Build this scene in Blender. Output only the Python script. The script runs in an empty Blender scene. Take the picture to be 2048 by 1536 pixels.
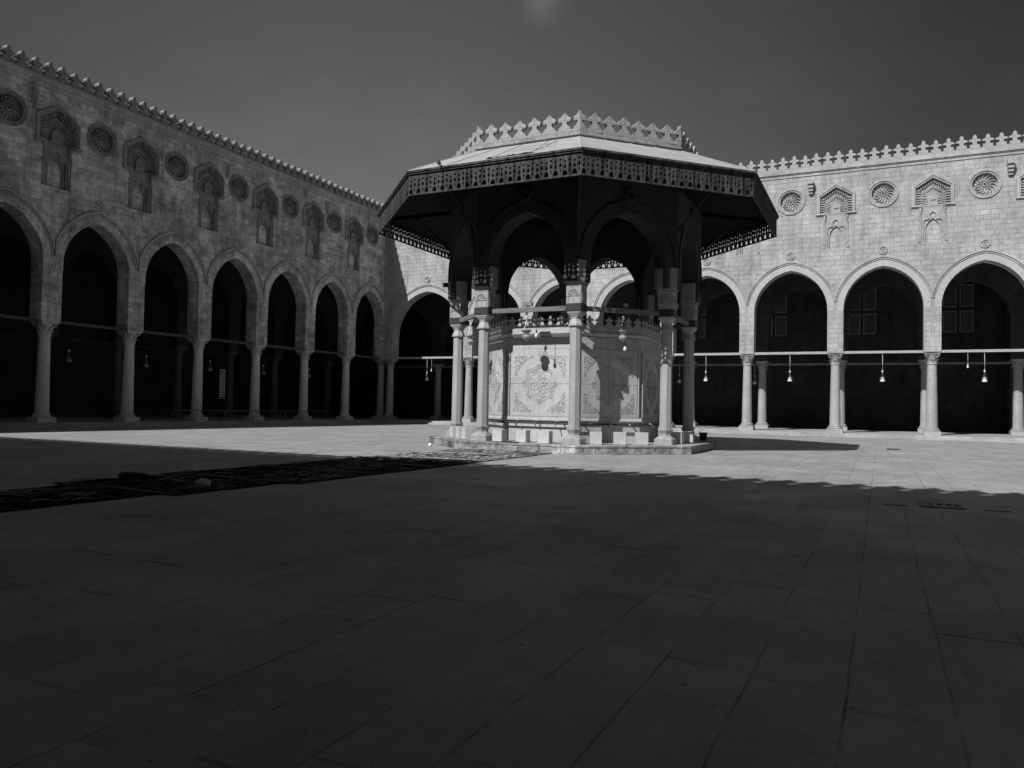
import bpy, bmesh, math, random
from math import sin, cos, pi, radians, sqrt, atan2
from mathutils import Vector, Matrix
random.seed(7)
S = bpy.context.scene
COL = S.collection

# ---------------------------------------------------------------- camera
F_PX, PITCH, ROLL, YAW = 1528.28, 0.0306, 0.0194, -0.4489
CAM = (34.135, -48.084, 1.323)
cam_data = bpy.data.cameras.new("camera")
cam_data.sensor_fit = 'HORIZONTAL'; cam_data.sensor_width = 36.0
cam_data.lens = 36.0 * F_PX / 2048.0
cam_data.clip_start = 0.1; cam_data.clip_end = 2000
cam = bpy.data.objects.new("camera", cam_data); COL.objects.link(cam)
fw = Vector((sin(YAW) * cos(PITCH), cos(YAW) * cos(PITCH), sin(PITCH)))
rt = Vector((cos(YAW), -sin(YAW), 0)); up = rt.cross(fw)
# camera rolled so that verticals lean slightly to the right
rt2 = rt * cos(ROLL) + up * sin(ROLL); up2 = -rt * sin(ROLL) + up * cos(ROLL)
M = Matrix((rt2, up2, -fw)).transposed().to_4x4(); M.translation = Vector(CAM)
cam.matrix_world = M
S.camera = cam

# ---------------------------------------------------------------- sun and sky
SUN = Vector((0.30, 1.02, -1.0)).normalized()
sd = bpy.data.lights.new("sun", 'SUN'); sd.energy = 5.0; sd.angle = radians(0.35); sd.color = (1.0, 1.0, 1.0)
so = bpy.data.objects.new("sun", sd); COL.objects.link(so)
so.rotation_euler = SUN.to_track_quat('-Z', 'Y').to_euler(); so.location = (0, -60, 60)
W = bpy.data.worlds.new("World"); S.world = W; W.use_nodes = True
nt = W.node_tree; nt.nodes.clear()
sky = nt.nodes.new("ShaderNodeTexSky"); sky.sky_type = 'NISHITA'; sky.sun_disc = False
sky.sun_elevation = math.asin(-SUN.z); sky.sun_rotation = atan2(-SUN.x, -SUN.y)
sky.air_density = 1.0; sky.dust_density = 0.6; sky.ozone_density = 3.0
sep = nt.nodes.new("ShaderNodeSeparateColor")
tcw = nt.nodes.new("ShaderNodeTexCoord")
cn = nt.nodes.new("ShaderNodeTexNoise"); cn.inputs["Scale"].default_value = 2.2; cn.inputs["Detail"].default_value = 7; cn.inputs["Roughness"].default_value = .62
cmap = nt.nodes.new("ShaderNodeMapping"); cmap.inputs["Scale"].default_value = (1, 1, 3.0); cmap.inputs["Location"].default_value = (.35, .1, .2)
cr = nt.nodes.new("ShaderNodeMapRange"); cr.inputs[1].default_value = .50; cr.inputs[2].default_value = .82; cr.inputs[3].default_value = 1.0; cr.inputs[4].default_value = 1.3
mu = nt.nodes.new("ShaderNodeMath"); mu.operation = 'MULTIPLY'
bg = nt.nodes.new("ShaderNodeBackground"); bg.inputs["Strength"].default_value = 0.088
wo = nt.nodes.new("ShaderNodeOutputWorld")
L = nt.links.new
L(sky.outputs[0], sep.inputs[0]); L(tcw.outputs["Generated"], cmap.inputs[0]); L(cmap.outputs[0], cn.inputs["Vector"])
L(cn.outputs[0], cr.inputs[0]); L(sep.outputs[0], mu.inputs[0]); L(cr.outputs[0], mu.inputs[1])
# polarised darkening at right and far left; unseen brightening added to light left wall
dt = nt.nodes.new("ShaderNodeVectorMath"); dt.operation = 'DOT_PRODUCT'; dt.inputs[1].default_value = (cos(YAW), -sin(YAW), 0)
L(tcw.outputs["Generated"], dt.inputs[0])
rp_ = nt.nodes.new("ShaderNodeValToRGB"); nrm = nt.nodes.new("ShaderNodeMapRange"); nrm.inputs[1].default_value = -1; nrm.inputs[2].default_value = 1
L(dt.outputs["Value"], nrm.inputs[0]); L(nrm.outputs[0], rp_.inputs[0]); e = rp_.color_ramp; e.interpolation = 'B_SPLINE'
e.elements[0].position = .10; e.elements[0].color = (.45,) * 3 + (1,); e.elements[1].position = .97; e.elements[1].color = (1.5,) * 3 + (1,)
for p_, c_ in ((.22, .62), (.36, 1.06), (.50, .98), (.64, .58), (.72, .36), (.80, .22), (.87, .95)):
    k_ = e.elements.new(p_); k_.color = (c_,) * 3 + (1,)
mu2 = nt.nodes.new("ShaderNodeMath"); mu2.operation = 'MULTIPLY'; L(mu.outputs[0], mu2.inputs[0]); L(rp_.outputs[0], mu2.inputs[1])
# one small thin cloud high above the court
cd_ = nt.nodes.new("ShaderNodeVectorMath"); cd_.operation = 'DOT_PRODUCT'; cd_.inputs[1].default_value = (-0.3542, 0.8009, 0.4828)
L(tcw.outputs["Generated"], cd_.inputs[0])
cm_ = nt.nodes.new("ShaderNodeMapRange"); cm_.interpolation_type = 'SMOOTHSTEP'; cm_.inputs[1].default_value = .9991; cm_.inputs[2].default_value = .99999
L(cd_.outputs["Value"], cm_.inputs[0])
cn2 = nt.nodes.new("ShaderNodeTexNoise"); cn2.inputs["Scale"].default_value = 26; cn2.inputs["Detail"].default_value = 6; L(tcw.outputs["Generated"], cn2.inputs["Vector"])
cr2 = nt.nodes.new("ShaderNodeMapRange"); cr2.inputs[1].default_value = .38; cr2.inputs[2].default_value = .72; cr2.inputs[4].default_value = .6; L(cn2.outputs[0], cr2.inputs[0])
m3 = nt.nodes.new("ShaderNodeMath"); m3.operation = 'MULTIPLY_ADD'; L(cm_.outputs[0], m3.inputs[0]); L(cr2.outputs[0], m3.inputs[1]); m3.inputs[2].default_value = 1.0
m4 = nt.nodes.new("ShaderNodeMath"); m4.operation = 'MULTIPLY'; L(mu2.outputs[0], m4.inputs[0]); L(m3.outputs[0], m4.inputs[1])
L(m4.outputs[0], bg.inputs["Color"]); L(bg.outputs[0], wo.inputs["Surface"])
S.view_settings.view_transform = 'Standard'; S.view_settings.look = 'None'
S.view_settings.exposure = 0.0; S.view_settings.gamma = 1.0
S.cycles.max_bounces = 5; S.cycles.diffuse_bounces = 2; S.cycles.use_denoising = True

# ---------------------------------------------------------------- materials
def _mat(name, rough=.85, spec=.25):
    m = bpy.data.materials.new(name); m.use_nodes = True
    t = m.node_tree; b = t.nodes["Principled BSDF"]
    b.inputs["Roughness"].default_value = rough
    b.inputs["Specular IOR Level"].default_value = spec
    return m, t, b
def N(t, kind, **kw):
    n = t.nodes.new(kind)
    for k, v in kw.items():
        if k.startswith("i_"): n.inputs[k[2:].replace("_", " ")].default_value = v
        else: setattr(n, k, v)
    return n
def noise(t, vec, scale, detail=4, rough=.55, lo=0., hi=1., a=.3, b=.7):
    n = N(t, "ShaderNodeTexNoise"); n.inputs["Scale"].default_value = scale
    n.inputs["Detail"].default_value = detail; n.inputs["Roughness"].default_value = rough
    t.links.new(vec, n.inputs["Vector"])
    r = N(t, "ShaderNodeMapRange"); r.inputs[1].default_value = a; r.inputs[2].default_value = b
    r.inputs[3].default_value = lo; r.inputs[4].default_value = hi
    t.links.new(n.outputs[0], r.inputs[0]); return r.outputs[0]
def mul(t, a, b, op='MULTIPLY'):
    m = N(t, "ShaderNodeMath", operation=op)
    for i, v in enumerate((a, b)):
        if isinstance(v, (int, float)): m.inputs[i].default_value = v
        else: t.links.new(v, m.inputs[i])
    return m.outputs[0]
def scaled(t, vec, s, rot=(0, 0, 0), loc=(0, 0, 0)):
    m = N(t, "ShaderNodeMapping"); m.inputs["Scale"].default_value = s
    m.inputs["Rotation"].default_value = rot; m.inputs["Location"].default_value = loc
    t.links.new(vec, m.inputs[0]); return m.outputs[0]
def bump(t, b, h, strength=.4, dist=.02):
    n = N(t, "ShaderNodeBump"); n.inputs["Strength"].default_value = strength; n.inputs["Distance"].default_value = dist
    t.links.new(h, n.inputs["Height"]); t.links.new(n.outputs[0], b.inputs["Normal"])

def stone(name, base, blocks=None, stain=.35, var=.25, mortar=.55, rough=.9, spec=.15, bstr=.5, fine=14., tone=.10):
    """coursed limestone; blocks = (block width, course height) laid in the object's own x-z plane"""
    m, t, b = _mat(name, rough, spec)
    tc = N(t, "ShaderNodeTexCoord"); v = tc.outputs["Object"]
    val = noise(t, v, fine, 6, .65, 1 - var * .5, 1 + var * .5)
    big = noise(t, v, .55, 5, .6, 1 - var * .6, 1 + var * .5)
    val = mul(t, val, big)
    st = noise(t, scaled(t, v, (1.6, 1.6, .16)), 1.0, 6, .7, 1.0, 1 - stain, .48, .78)   # rain streaks
    val = mul(t, val, st)
    val = mul(t, val, noise(t, v, 2.6, 5, .7, 1 - var * .35, 1 + var * .35, .35, .65))
    h = noise(t, v, fine * 1.4, 7, .7)
    if blocks:
        sx = N(t, "ShaderNodeSeparateXYZ"); t.links.new(v, sx.inputs[0])
        xy = mul(t, sx.outputs[0], mul(t, sx.outputs[1], .97), 'ADD')
        wob = noise(t, v, .5, 2, .5, -.03, .03)
        zz = mul(t, sx.outputs[2], wob, 'ADD')
        cb = N(t, "ShaderNodeCombineXYZ"); t.links.new(xy, cb.inputs[0]); t.links.new(zz, cb.inputs[1])
        bk = N(t, "ShaderNodeTexBrick"); t.links.new(cb.outputs[0], bk.inputs["Vector"])
        bk.offset = .43; bk.offset_frequency = 2; bk.squash = .72; bk.squash_frequency = 3
        bk.inputs["Scale"].default_value = 1.0
        bk.inputs["Brick Width"].default_value = blocks[0]; bk.inputs["Row Height"].default_value = blocks[1]
        bk.inputs["Mortar Size"].default_value = .011; bk.inputs["Mortar Smooth"].default_value = .5
        bk.inputs["Color1"].default_value = (1 + tone * .6,) * 3 + (1,); bk.inputs["Color2"].default_value = (1 - tone,) * 3 + (1,)
        bk.inputs["Mortar"].default_value = (mortar,) * 3 + (1,); bk.inputs["Bias"].default_value = 0
        se = N(t, "ShaderNodeSeparateColor"); t.links.new(bk.outputs[0], se.inputs[0])
        # joints fade where they were pointed again
        fade = noise(t, v, 1.7, 4, .6, .25, 1.0, .35, .6)
        mx = N(t, "ShaderNodeMix", data_type='FLOAT'); t.links.new(fade, mx.inputs[0]); mx.inputs[2].default_value = 1.0
        t.links.new(se.outputs[0], mx.inputs[3])
        val = mul(t, val, mx.outputs[0])
        inv = mul(t, 1.0, bk.outputs["Fac"], 'SUBTRACT')
        h = mul(t, mul(t, h, .55), inv, 'ADD')
    val = mul(t, val, base)
    cc = N(t, "ShaderNodeCombineColor")
    for i in range(3): t.links.new(val, cc.inputs[i])
    t.links.new(cc.outputs[0], b.inputs["Base Color"])
    bump(t, b, h, bstr, .04)
    return m
def plain(name, base, rough=.6, spec=.3, var=.2, scale=(8, 8, 8), metal=0, bstr=.15):
    m, t, b = _mat(name, rough, spec); tc = N(t, "ShaderNodeTexCoord")
    v = scaled(t, tc.outputs["Object"], scale)
    val = mul(t, noise(t, v, 1., 6, .65, 1 - var, 1 + var), base)
    cc = N(t, "ShaderNodeCombineColor")
    for i in range(3): t.links.new(val, cc.inputs[i])
    t.links.new(cc.outputs[0], b.inputs["Base Color"]); b.inputs["Metallic"].default_value = metal
    bump(t, b, noise(t, v, 2.5, 6, .7), bstr, .01)
    return m

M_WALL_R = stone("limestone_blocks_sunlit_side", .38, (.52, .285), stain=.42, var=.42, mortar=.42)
M_WALL_L = stone("limestone_blocks_shaded_side", .52, (.52, .285), stain=.6, var=.8, mortar=.3, tone=.34)  # sunlit side's limestone with its base lifted against the shade; stains stay as weathering
M_INNER = stone("inner_stone", .055, (.6, .3), stain=.4, var=.5, mortar=.5)  # darkness of the halls put into the stone's base colour
M_MERL = stone("dark_cresting_stone", .27, None, stain=.4, var=.5)  # left cresting, darker than the wall below it
M_NICHE = stone("recess_shade_and_grime", .27, None, stain=.45, var=.6)  # left carvings: recess shade put into a darker base, along with grime
M_INNERC = stone("shade_darkened_inner_shaft", .13, None, stain=.3, var=.3)  # column marble darkened in colour to read as deep in the left hall's shade
M_CARVE_R = stone("carved_limestone_sunlit_side", .385, None, stain=.3, var=.4)
M_CARVE_L = stone("carved_limestone_shaded_side", .46, None, stain=.5, var=.4)  # same stone as the sunlit carving, lightened to offset shade, with stronger streaks
M_RING_R = stone("voussoir_stone_sunlit_side", .43, None, stain=.1, var=.16)
M_RING_L = stone("voussoir_stone_patched_shaded_side", .56, None, stain=.6, var=1.0)  # patchy voussoirs whose base is raised to make up for standing in shade
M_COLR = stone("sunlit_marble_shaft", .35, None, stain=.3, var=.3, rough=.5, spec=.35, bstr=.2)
M_MARBLE = stone("worn_white_marble", .43, None, stain=.3, var=.3, rough=.55, spec=.35, bstr=.2)
M_COLS = stone("shaded_marble_shaft", .60, None, stain=.35, var=.3, rough=.5, spec=.35, bstr=.2)  # shaft marble again, made lighter because these columns stand in shade
M_POST = stone("streaked_marble_post", .36, None, stain=.4, var=.2, rough=.5, spec=.35, bstr=.2)
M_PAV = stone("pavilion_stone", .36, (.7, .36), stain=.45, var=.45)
M_PAVS = stone("springer_stone", .27, (.7, .36), stain=.3, var=.3)  # pavilion stone toned down to hold the shade under the eaves
M_PAVD = stone("shade_darkened_arch_stone", .06, (.7, .36), stain=.3, var=.3)  # shade inside the canopy painted as a near-black base
M_CURB = stone("rough_pavement_kerb", .33, (.95, .7), stain=.2, var=.9, bstr=1.0, fine=7, mortar=.2)
M_STEP = stone("worn_step", .35, (1.3, .5), stain=.1, var=.3)
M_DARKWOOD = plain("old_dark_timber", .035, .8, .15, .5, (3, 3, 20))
M_CEIL = plain("shade_blackened_ceiling", .008, .9, .1, .4)  # overhead shade painted in, blacker than the timber itself
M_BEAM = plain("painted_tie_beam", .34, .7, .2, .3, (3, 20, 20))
M_WINF = plain("dull_window_frame", .19, .8, .2, .3)  # frames with a darker base than the tie beams
M_STOOL = stone("bright_marble_block", .52, None, stain=.15, var=.2, rough=.6, spec=.3, bstr=.2)
M_TIEL = plain("shade_darkened_tie_beam", .08, .8, .2, .3, (3, 20, 20))  # tie beam darkened in colour for the shaded arcade
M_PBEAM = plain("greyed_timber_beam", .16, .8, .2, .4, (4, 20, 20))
M_IRON = plain("black_iron", .03, .6, .4, .3)
M_GLASSW = plain("milky_lamp_glass", .62, .25, .6, .05)
M_BRASS = plain("tarnished_brass", .22, .4, .5, .2, metal=.6)
M_ROOFS = plain("dusty_roof_sheeting", .34, .9, .12, .14, (2.2, 2.2, 2.2))
M_RAILP = plain("dull_painted_rail", .10, .6, .3, .2)
M_BIRD = plain("dark_feathers", .04, .8, .2, .3)
M_PAPER = plain("white_paper", .8, .8, .2, .05)
M_RUBBER = plain("black_rubber", .02, .6, .3, .2)

def weathered_wood():
    m, t, b = _mat("weathered_fretwork_wood", .9, .1); tc = N(t, "ShaderNodeTexCoord"); v = tc.outputs["Object"]
    s = noise(t, scaled(t, v, (5.5, 5.5, .35)), 1., 6, .8, .016, .125, .38, .66)
    f = noise(t, scaled(t, v, (40, 40, 4)), 1., 4, .6, .65, 1.3)
    val = mul(t, s, f); cc = N(t, "ShaderNodeCombineColor")
    for i in range(3): t.links.new(val, cc.inputs[i])
    t.links.new(cc.outputs[0], b.inputs["Base Color"]); bump(t, b, f, .4, .01); return m
M_FRET = weathered_wood()

def ground_mat():
    m, t, b = _mat("courtyard_marble_paving", .62, .3); tc = N(t, "ShaderNodeTexCoord"); v = tc.outputs["Object"]
    sx = N(t, "ShaderNodeSeparateXYZ"); t.links.new(v, sx.inputs[0])
    wx = noise(t, scaled(t, v, (.9, .9, .9)), 1., 2, .5, -.009, .009)
    X = mul(t, mul(t, sx.outputs[0], .205, 'SUBTRACT'), wx, 'ADD')
    # slab lengths differ from strip to strip
    row = mul(t, mul(t, X, 1 / .445), 0, 'ADD'); fl = N(t, "ShaderNodeMath", operation='FLOOR'); t.links.new(row, fl.inputs[0])
    wn = N(t, "ShaderNodeTexWhiteNoise", noise_dimensions='1D'); t.links.new(fl.outputs[0], wn.inputs["W"])
    yo = mul(t, sx.outputs[1], mul(t, wn.outputs[0], 5.0), 'ADD')
    wy = N(t, "ShaderNodeTexNoise", noise_dimensions='1D'); t.links.new(mul(t, yo, .9), wy.inputs["W"]); wy.inputs["Detail"].default_value = 1
    Y = mul(t, yo, mul(t, wy.outputs[0], .8), 'ADD')
    cb = N(t, "ShaderNodeCombineXYZ"); t.links.new(Y, cb.inputs[0]); t.links.new(X, cb.inputs[1])
    bk = N(t, "ShaderNodeTexBrick"); t.links.new(cb.outputs[0], bk.inputs["Vector"])
    bk.offset = 0; bk.squash = 1
    bk.inputs["Scale"].default_value = 1; bk.inputs["Brick Width"].default_value = .66; bk.inputs["Row Height"].default_value = .445
    bk.inputs["Mortar Size"].default_value = .0075; bk.inputs["Mortar Smooth"].default_value = .3
    bk.inputs["Color1"].default_value = (1.06,) * 3 + (1,); bk.inputs["Color2"].default_value = (.84,) * 3 + (1,)
    bk.inputs["Mortar"].default_value = (.22,) * 3 + (1,)
    se = N(t, "ShaderNodeSeparateColor"); t.links.new(bk.outputs[0], se.inputs[0])
    fade = noise(t, v, 1.3, 6, .75, .04, 1.0, .43, .60)
    mx = N(t, "ShaderNodeMix", data_type='FLOAT'); t.links.new(fade, mx.inputs[0]); mx.inputs[2].default_value = 1.0
    t.links.new(se.outputs[0], mx.inputs[3])
    val = mul(t, mul(t, mx.outputs[0], noise(t, v, .35, 6, .65, .80, 1.12)), noise(t, scaled(t, v, (1.0, .5, 1)), 1.6, 7, .75, .84, 1.08, .38, .62))
    val = mul(t, val, noise(t, v, 9., 6, .7, .92, 1.07))
    spots = noise(t, v, 16., 2, .4, 1.0, .35, .735, .76)
    val = mul(t, val, spots)
    val = mul(t, val, .325)
    cc = N(t, "ShaderNodeCombineColor")
    for i in range(3): t.links.new(val, cc.inputs[i])
    t.links.new(cc.outputs[0], b.inputs["Base Color"])
    r = noise(t, v, .6, 5, .6, .50, .78); t.links.new(r, b.inputs["Roughness"])
    h = mul(t, mul(t, 1.0, mul(t, bk.outputs["Fac"], fade), 'SUBTRACT'), mul(t, noise(t, v, 3., 6, .6), .35), 'ADD')
    bump(t, b, h, .35, .012); return m
M_GROUND = ground_mat()

# ---------------------------------------------------------------- mesh helpers
def bm_(): return bmesh.new()
def box(bm, x0, x1, y0, y1, z0, z1, mat=None):
    vs = [bm.verts.new(p) for p in ((x0, y0, z0), (x1, y0, z0), (x1, y1, z0), (x0, y1, z0), (x0, y0, z1), (x1, y0, z1), (x1, y1, z1), (x0, y1, z1))]
    if mat:
        for v in vs: v.co = mat @ v.co
    for f in ((0, 3, 2, 1), (4, 5, 6, 7), (0, 1, 5, 4), (1, 2, 6, 5), (2, 3, 7, 6), (3, 0, 4, 7)): bm.faces.new([vs[i] for i in f])
def lathe(bm, prof, c=(0, 0, 0), n=20, rot=0., mat=None, caps=True):
    rings = []
    for r, z in prof:
        rg = []
        for i in range(n):
            a = rot + 2 * pi * i / n; p = Vector((c[0] + r * cos(a), c[1] + r * sin(a), c[2] + z))
            rg.append(bm.verts.new(mat @ p if mat else p))
        rings.append(rg)
    for a, b in zip(rings, rings[1:]):
        for i in range(n):
            j = (i + 1) % n; bm.faces.new((a[i], a[j], b[j], b[i]))
    if caps:
        bm.faces.new(rings[0][::-1]); bm.faces.new(rings[-1])
def loft(bm, secs, c=(0, 0)):
    """chamfered-square sections (z, half width, chamfer)"""
    rings = []
    for z, h, ch in secs:
        pts = [(h - ch, -h), (h, -h + ch), (h, h - ch), (h - ch, h), (-h + ch, h), (-h, h - ch), (-h, -h + ch), (-h + ch, -h)]
        rings.append([bm.verts.new((c[0] + x, c[1] + y, z)) for x, y in pts])
    for a, b in zip(rings, rings[1:]):
        for i in range(8):
            j = (i + 1) % 8; bm.faces.new((a[i], a[j], b[j], b[i]))
    bm.faces.new(rings[0][::-1]); bm.faces.new(rings[-1])
def tube(bm, pts, r, n=8, taper=None):
    pts = [Vector(p) for p in pts]; rings = []
    for i, p in enumerate(pts):
        d = (pts[min(i + 1, len(pts) - 1)] - pts[max(i - 1, 0)]).normalized()
        a = d.cross(Vector((0, 0, 1)))
        if a.length < 1e-3: a = d.cross(Vector((1, 0, 0)))
        a.normalize(); b = d.cross(a); rr = r if taper is None else taper[i]
        rings.append([bm.verts.new(p + a * rr * cos(2 * pi * k / n) + b * rr * sin(2 * pi * k / n)) for k in range(n)])
    for A, B in zip(rings, rings[1:]):
        for k in range(n): bm.faces.new((A[k], A[(k + 1) % n], B[(k + 1) % n], B[k]))
    bm.faces.new(rings[0][::-1]); bm.faces.new(rings[-1])
def tri2d(loops):
    """triangulate outline (+holes) -> 2D verts per loop, faces as index triples"""
    b = bmesh.new(); ed = []
    idx = {}
    for lp in loops:
        vs = [b.verts.new((x, 0, z)) for x, z in lp]
        for v in vs: idx[v] = len(idx)
        for i in range(len(vs)): ed.append(b.edges.new((vs[i], vs[(i + 1) % len(vs)])))
    bmesh.ops.triangle_fill(b, use_beauty=True, use_dissolve=False, edges=ed, normal=(0, -1, 0))
    out = [tuple(idx[v] for v in f.verts) for f in b.faces]
    b.free(); return out
def slab(bm, loops, y0, y1, loops2=None, mat=None, tris=None):
    """outline with holes in x-z, extruded in y from y0 to y1 (loops2: outline at y1)"""
    tris = tris or tri2d(loops); loops2 = loops2 or loops
    A, B = [], []
    for lp, l2 in zip(loops, loops2):
        A.append([bm.verts.new(mat @ Vector((x, y0, z)) if mat else (x, y0, z)) for x, z in lp])
        B.append([bm.verts.new(mat @ Vector((x, y1, z)) if mat else (x, y1, z)) for x, z in l2])
    fa = [v for l in A for v in l]; fb = [v for l in B for v in l]
    for t in tris:
        try: bm.faces.new([fa[i] for i in t]); bm.faces.new([fb[i] for i in reversed(t)])
        except ValueError: pass
    for a, b in zip(A, B):
        for i in range(len(a)):
            j = (i + 1) % len(a); bm.faces.new((a[i], b[i], b[j], a[j]))
def done(name, bm, mat, parent=None, smooth=False, loc=None, rz=None, mats=None):
    bmesh.ops.recalc_face_normals(bm, faces=bm.faces[:])
    me = bpy.data.meshes.new(name); bm.to_mesh(me); bm.free()
    for m in (mats or [mat]): me.materials.append(m)
    if smooth:
        for p in me.polygons: p.use_smooth = True
        try: me.set_sharp_from_angle(angle=radians(38))
        except Exception: pass
    o = bpy.data.objects.new(name, me); COL.objects.link(o)
    if parent: o.parent = parent
    if loc: o.location = loc
    if rz is not None: o.rotation_euler = (0, 0, rz)
    return o
def tag(o, label, cat, group=None):
    o["label"] = label; o["category"] = cat
    if group: o["group"] = group
    return o
def thing(name, label, cat, loc=(0, 0, 0), rz=0, group=None):
    o = bpy.data.objects.new(name, None); COL.objects.link(o); o.location = loc; o.rotation_euler = (0, 0, rz)
    o.empty_display_size = .3
    return tag(o, label, cat, group)
def structure(o): o["kind"] = "structure"; return o
def copy_part(o, parent, loc=None, rz=None):
    c = o.copy(); COL.objects.link(c); c.parent = parent
    if loc is not None: c.location = loc
    if rz is not None: c.rotation_euler = (0, 0, rz)
    for ch in [k for k in bpy.data.objects if k.parent == o]:
        d = ch.copy(); COL.objects.link(d); d.parent = c
    return c
def kids(o): return [k for k in bpy.data.objects if k.parent == o]
def copy_thing(o, loc, rz, label):
    c = o.copy(); COL.objects.link(c); c.location = loc; c.rotation_euler = (0, 0, rz); c["label"] = label
    for k in kids(o):
        k2 = k.copy(); COL.objects.link(k2); k2.parent = c
        for g in kids(k):
            g2 = g.copy(); COL.objects.link(g2); g2.parent = k2
    return c

# ---------------------------------------------------------------- pointed arches
def arch_c(half, rise): return max((rise * rise - half * half) / (2 * half), .02)
def arch_pts(cx, half, zs, rise, n=9, off=0., zmin=None):
    """left springing -> apex -> right springing, offset outwards by off"""
    c = arch_c(half, rise); R = half + c + off
    th1 = math.acos(min(1, c / R)); th0 = 0.
    if zmin is not None: th0 = math.asin(max(-1, min(1, (zmin - zs) / R)))
    right = []
    for i in range(n + 1):
        a = th0 + (th1 - th0) * i / n
        right.append((cx - c + R * cos(a), zs + R * sin(a)))
    left = [(2 * cx - x, z) for x, z in right]
    return left + right[-2::-1] if abs(right[-1][0] - cx) < 1e-6 else left + right[::-1]
Z_CAP, Z_SPR, Z_APX, Z_TOP = 4.84, 7.38, 9.80, 15.62
def spring(half):  # wide end arch springs lower so that all crowns are level
    return 7.55 if half < 1.76 else (Z_SPR if half < 2.5 else 6.45)
def wall_outline(x0, x1, opens, ztop, zbot=Z_CAP):
    pts = [(x0, zbot)]
    for a, b in opens:
        h = (b - a) / 2; cx = (a + b) / 2; zs = spring(h)
        pts.append((a, zbot)); pts += arch_pts(cx, h, zs, Z_APX - zs); pts.append((b, zbot))
    if x1 > pts[-1][0] + 1e-4: pts.append((x1, zbot))
    pts += [(x1, ztop), (x0, ztop)]
    if abs(pts[0][0] - pts[1][0]) < 1e-4: pts.pop(0)
    return pts
def circle(cx, cz, r, n=28): return [(cx + r * cos(2 * pi * i / n), cz + r * sin(2 * pi * i / n)) for i in range(n)]
def niche_hole(cx):
    return [(cx + x, z) for x, z in ((-.55, 10.98), (.55, 10.98), (.55, 13.06), (.86, 13.06), (.86, 14.05), (0, 14.6), (-.86, 14.05), (-.86, 13.06), (-.55, 13.06))]
T_W = .86

# merlon of the courtyard walls (fleur-de-lis with a T-shaped gap between neighbours)
PM = .62
def merlon_bm(th=.30):
    h = [(.31, 0), (.31, .11), (.26, .13), (.238, .17), (.238, .27), (.215, .295), (.135, .285), (.098, .33), (.098, .41), (.135, .455), (.24, .455), (.29, .475), (.275, .53), (.205, .575), (.12, .60), (.085, .63), (.105, .69), (.085, .75), (.045, .80), (0, .835)]
    pts = h + [(-x, z) for x, z in h[-2::-1]]
    bm = bm_(); slab(bm, [pts], 0, th); return bm
def column(name, parent, loc, mat):
    bm = bm_()
    lathe(bm, [(.300, .60), (.295, .75), (.285, 1.6), (.262, 3.1), (.238, 4.20)], n=28)
    sh = done(name, bm, mat, parent, True, loc)
    bm = bm_(); loft(bm, [(.222, .43, .01), (.44, .43, .01), (.455, .415, .02)])
    lathe(bm, [(.40, .455), (.425, .48), (.42, .52), (.36, .545), (.345, .56), (.365, .575), (.37, .60), (.34, .62), (.302, .64)], n=28)
    done("base", bm, mat, sh, True)
    bm = bm_()
    lathe(bm, [(.24, 4.17), (.275, 4.18), (.28, 4.21), (.255, 4.235), (.24, 4.25), (.235, 4.40), (.26, 4.58), (.33, 4.70), (.36, 4.74)], n=24)
    for tier, (zb, hgt, r0, nl, w) in enumerate(((4.25, .20, .245, 8, .11), (4.38, .24, .255, 8, .12))):
        for k in range(nl):
            a = 2 * pi * (k + .5 * tier) / nl; R = Matrix.Rotation(a, 4, 'Z')
            prof = [(0, 0), (.03, .45), (.075, .8), (.115, .93), (.10, 1.0), (.07, .95)]
            L_, Rr = [], []
            for i, (o, s) in enumerate(prof):
                ww = w * (.75 + .35 * sin(pi * s)) * (1 if i < 4 else .6)
                L_.append(bm.verts.new(R @ Vector((r0 + o, -ww / 2, zb + hgt * s)))); Rr.append(bm.verts.new(R @ Vector((r0 + o, ww / 2, zb + hgt * s))))
            Mid = [bm.verts.new(R @ Vector((r0 + o + .028, 0, zb + hgt * s))) for o, s in prof]
            for i in range(len(prof) - 1):
                bm.faces.new((L_[i], Mid[i], Mid[i + 1], L_[i + 1])); bm.faces.new((Mid[i], Rr[i], Rr[i + 1], Mid[i + 1]))
    for k in range(4):   # corner volutes
        a = pi / 4 + k * pi / 2; R = Matrix.Translation((0, 0, 0)) @ Matrix.Rotation(a, 4, 'Z')
        tube(bm, [R @ Vector(p) for p in ((.25, 0, 4.50), (.34, 0, 4.60), (.42, 0, 4.68), (.47, 0, 4.685), (.475, 0, 4.645), (.44, 0, 4.635))], .035, 6)
    pts = []
    for k in range(4):
        for s in (-.40, -.2, 0, .2):
            u = s; dpt = .405 - .055 * (1 - (abs(s) / .4) ** 2)
            v = Matrix.Rotation(k * pi / 2, 2) @ Vector((u, -dpt)); pts.append((v.x, v.y))
    lo = [bm.verts.new((x * .94, y * .94, 4.735)) for x, y in pts]; m1 = [bm.verts.new((x, y, 4.765)) for x, y in pts]; hi = [bm.verts.new((x, y, Z_CAP + .004)) for x, y in pts]
    for A, B in ((lo, m1), (m1, hi)):
        for i in range(16): bm.faces.new((A[i], A[(i + 1) % 16], B[(i + 1) % 16], B[i]))
    bm.faces.new(lo[::-1]); bm.faces.new(hi)
    done("capital", bm, mat, sh, True)
    return sh

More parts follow.
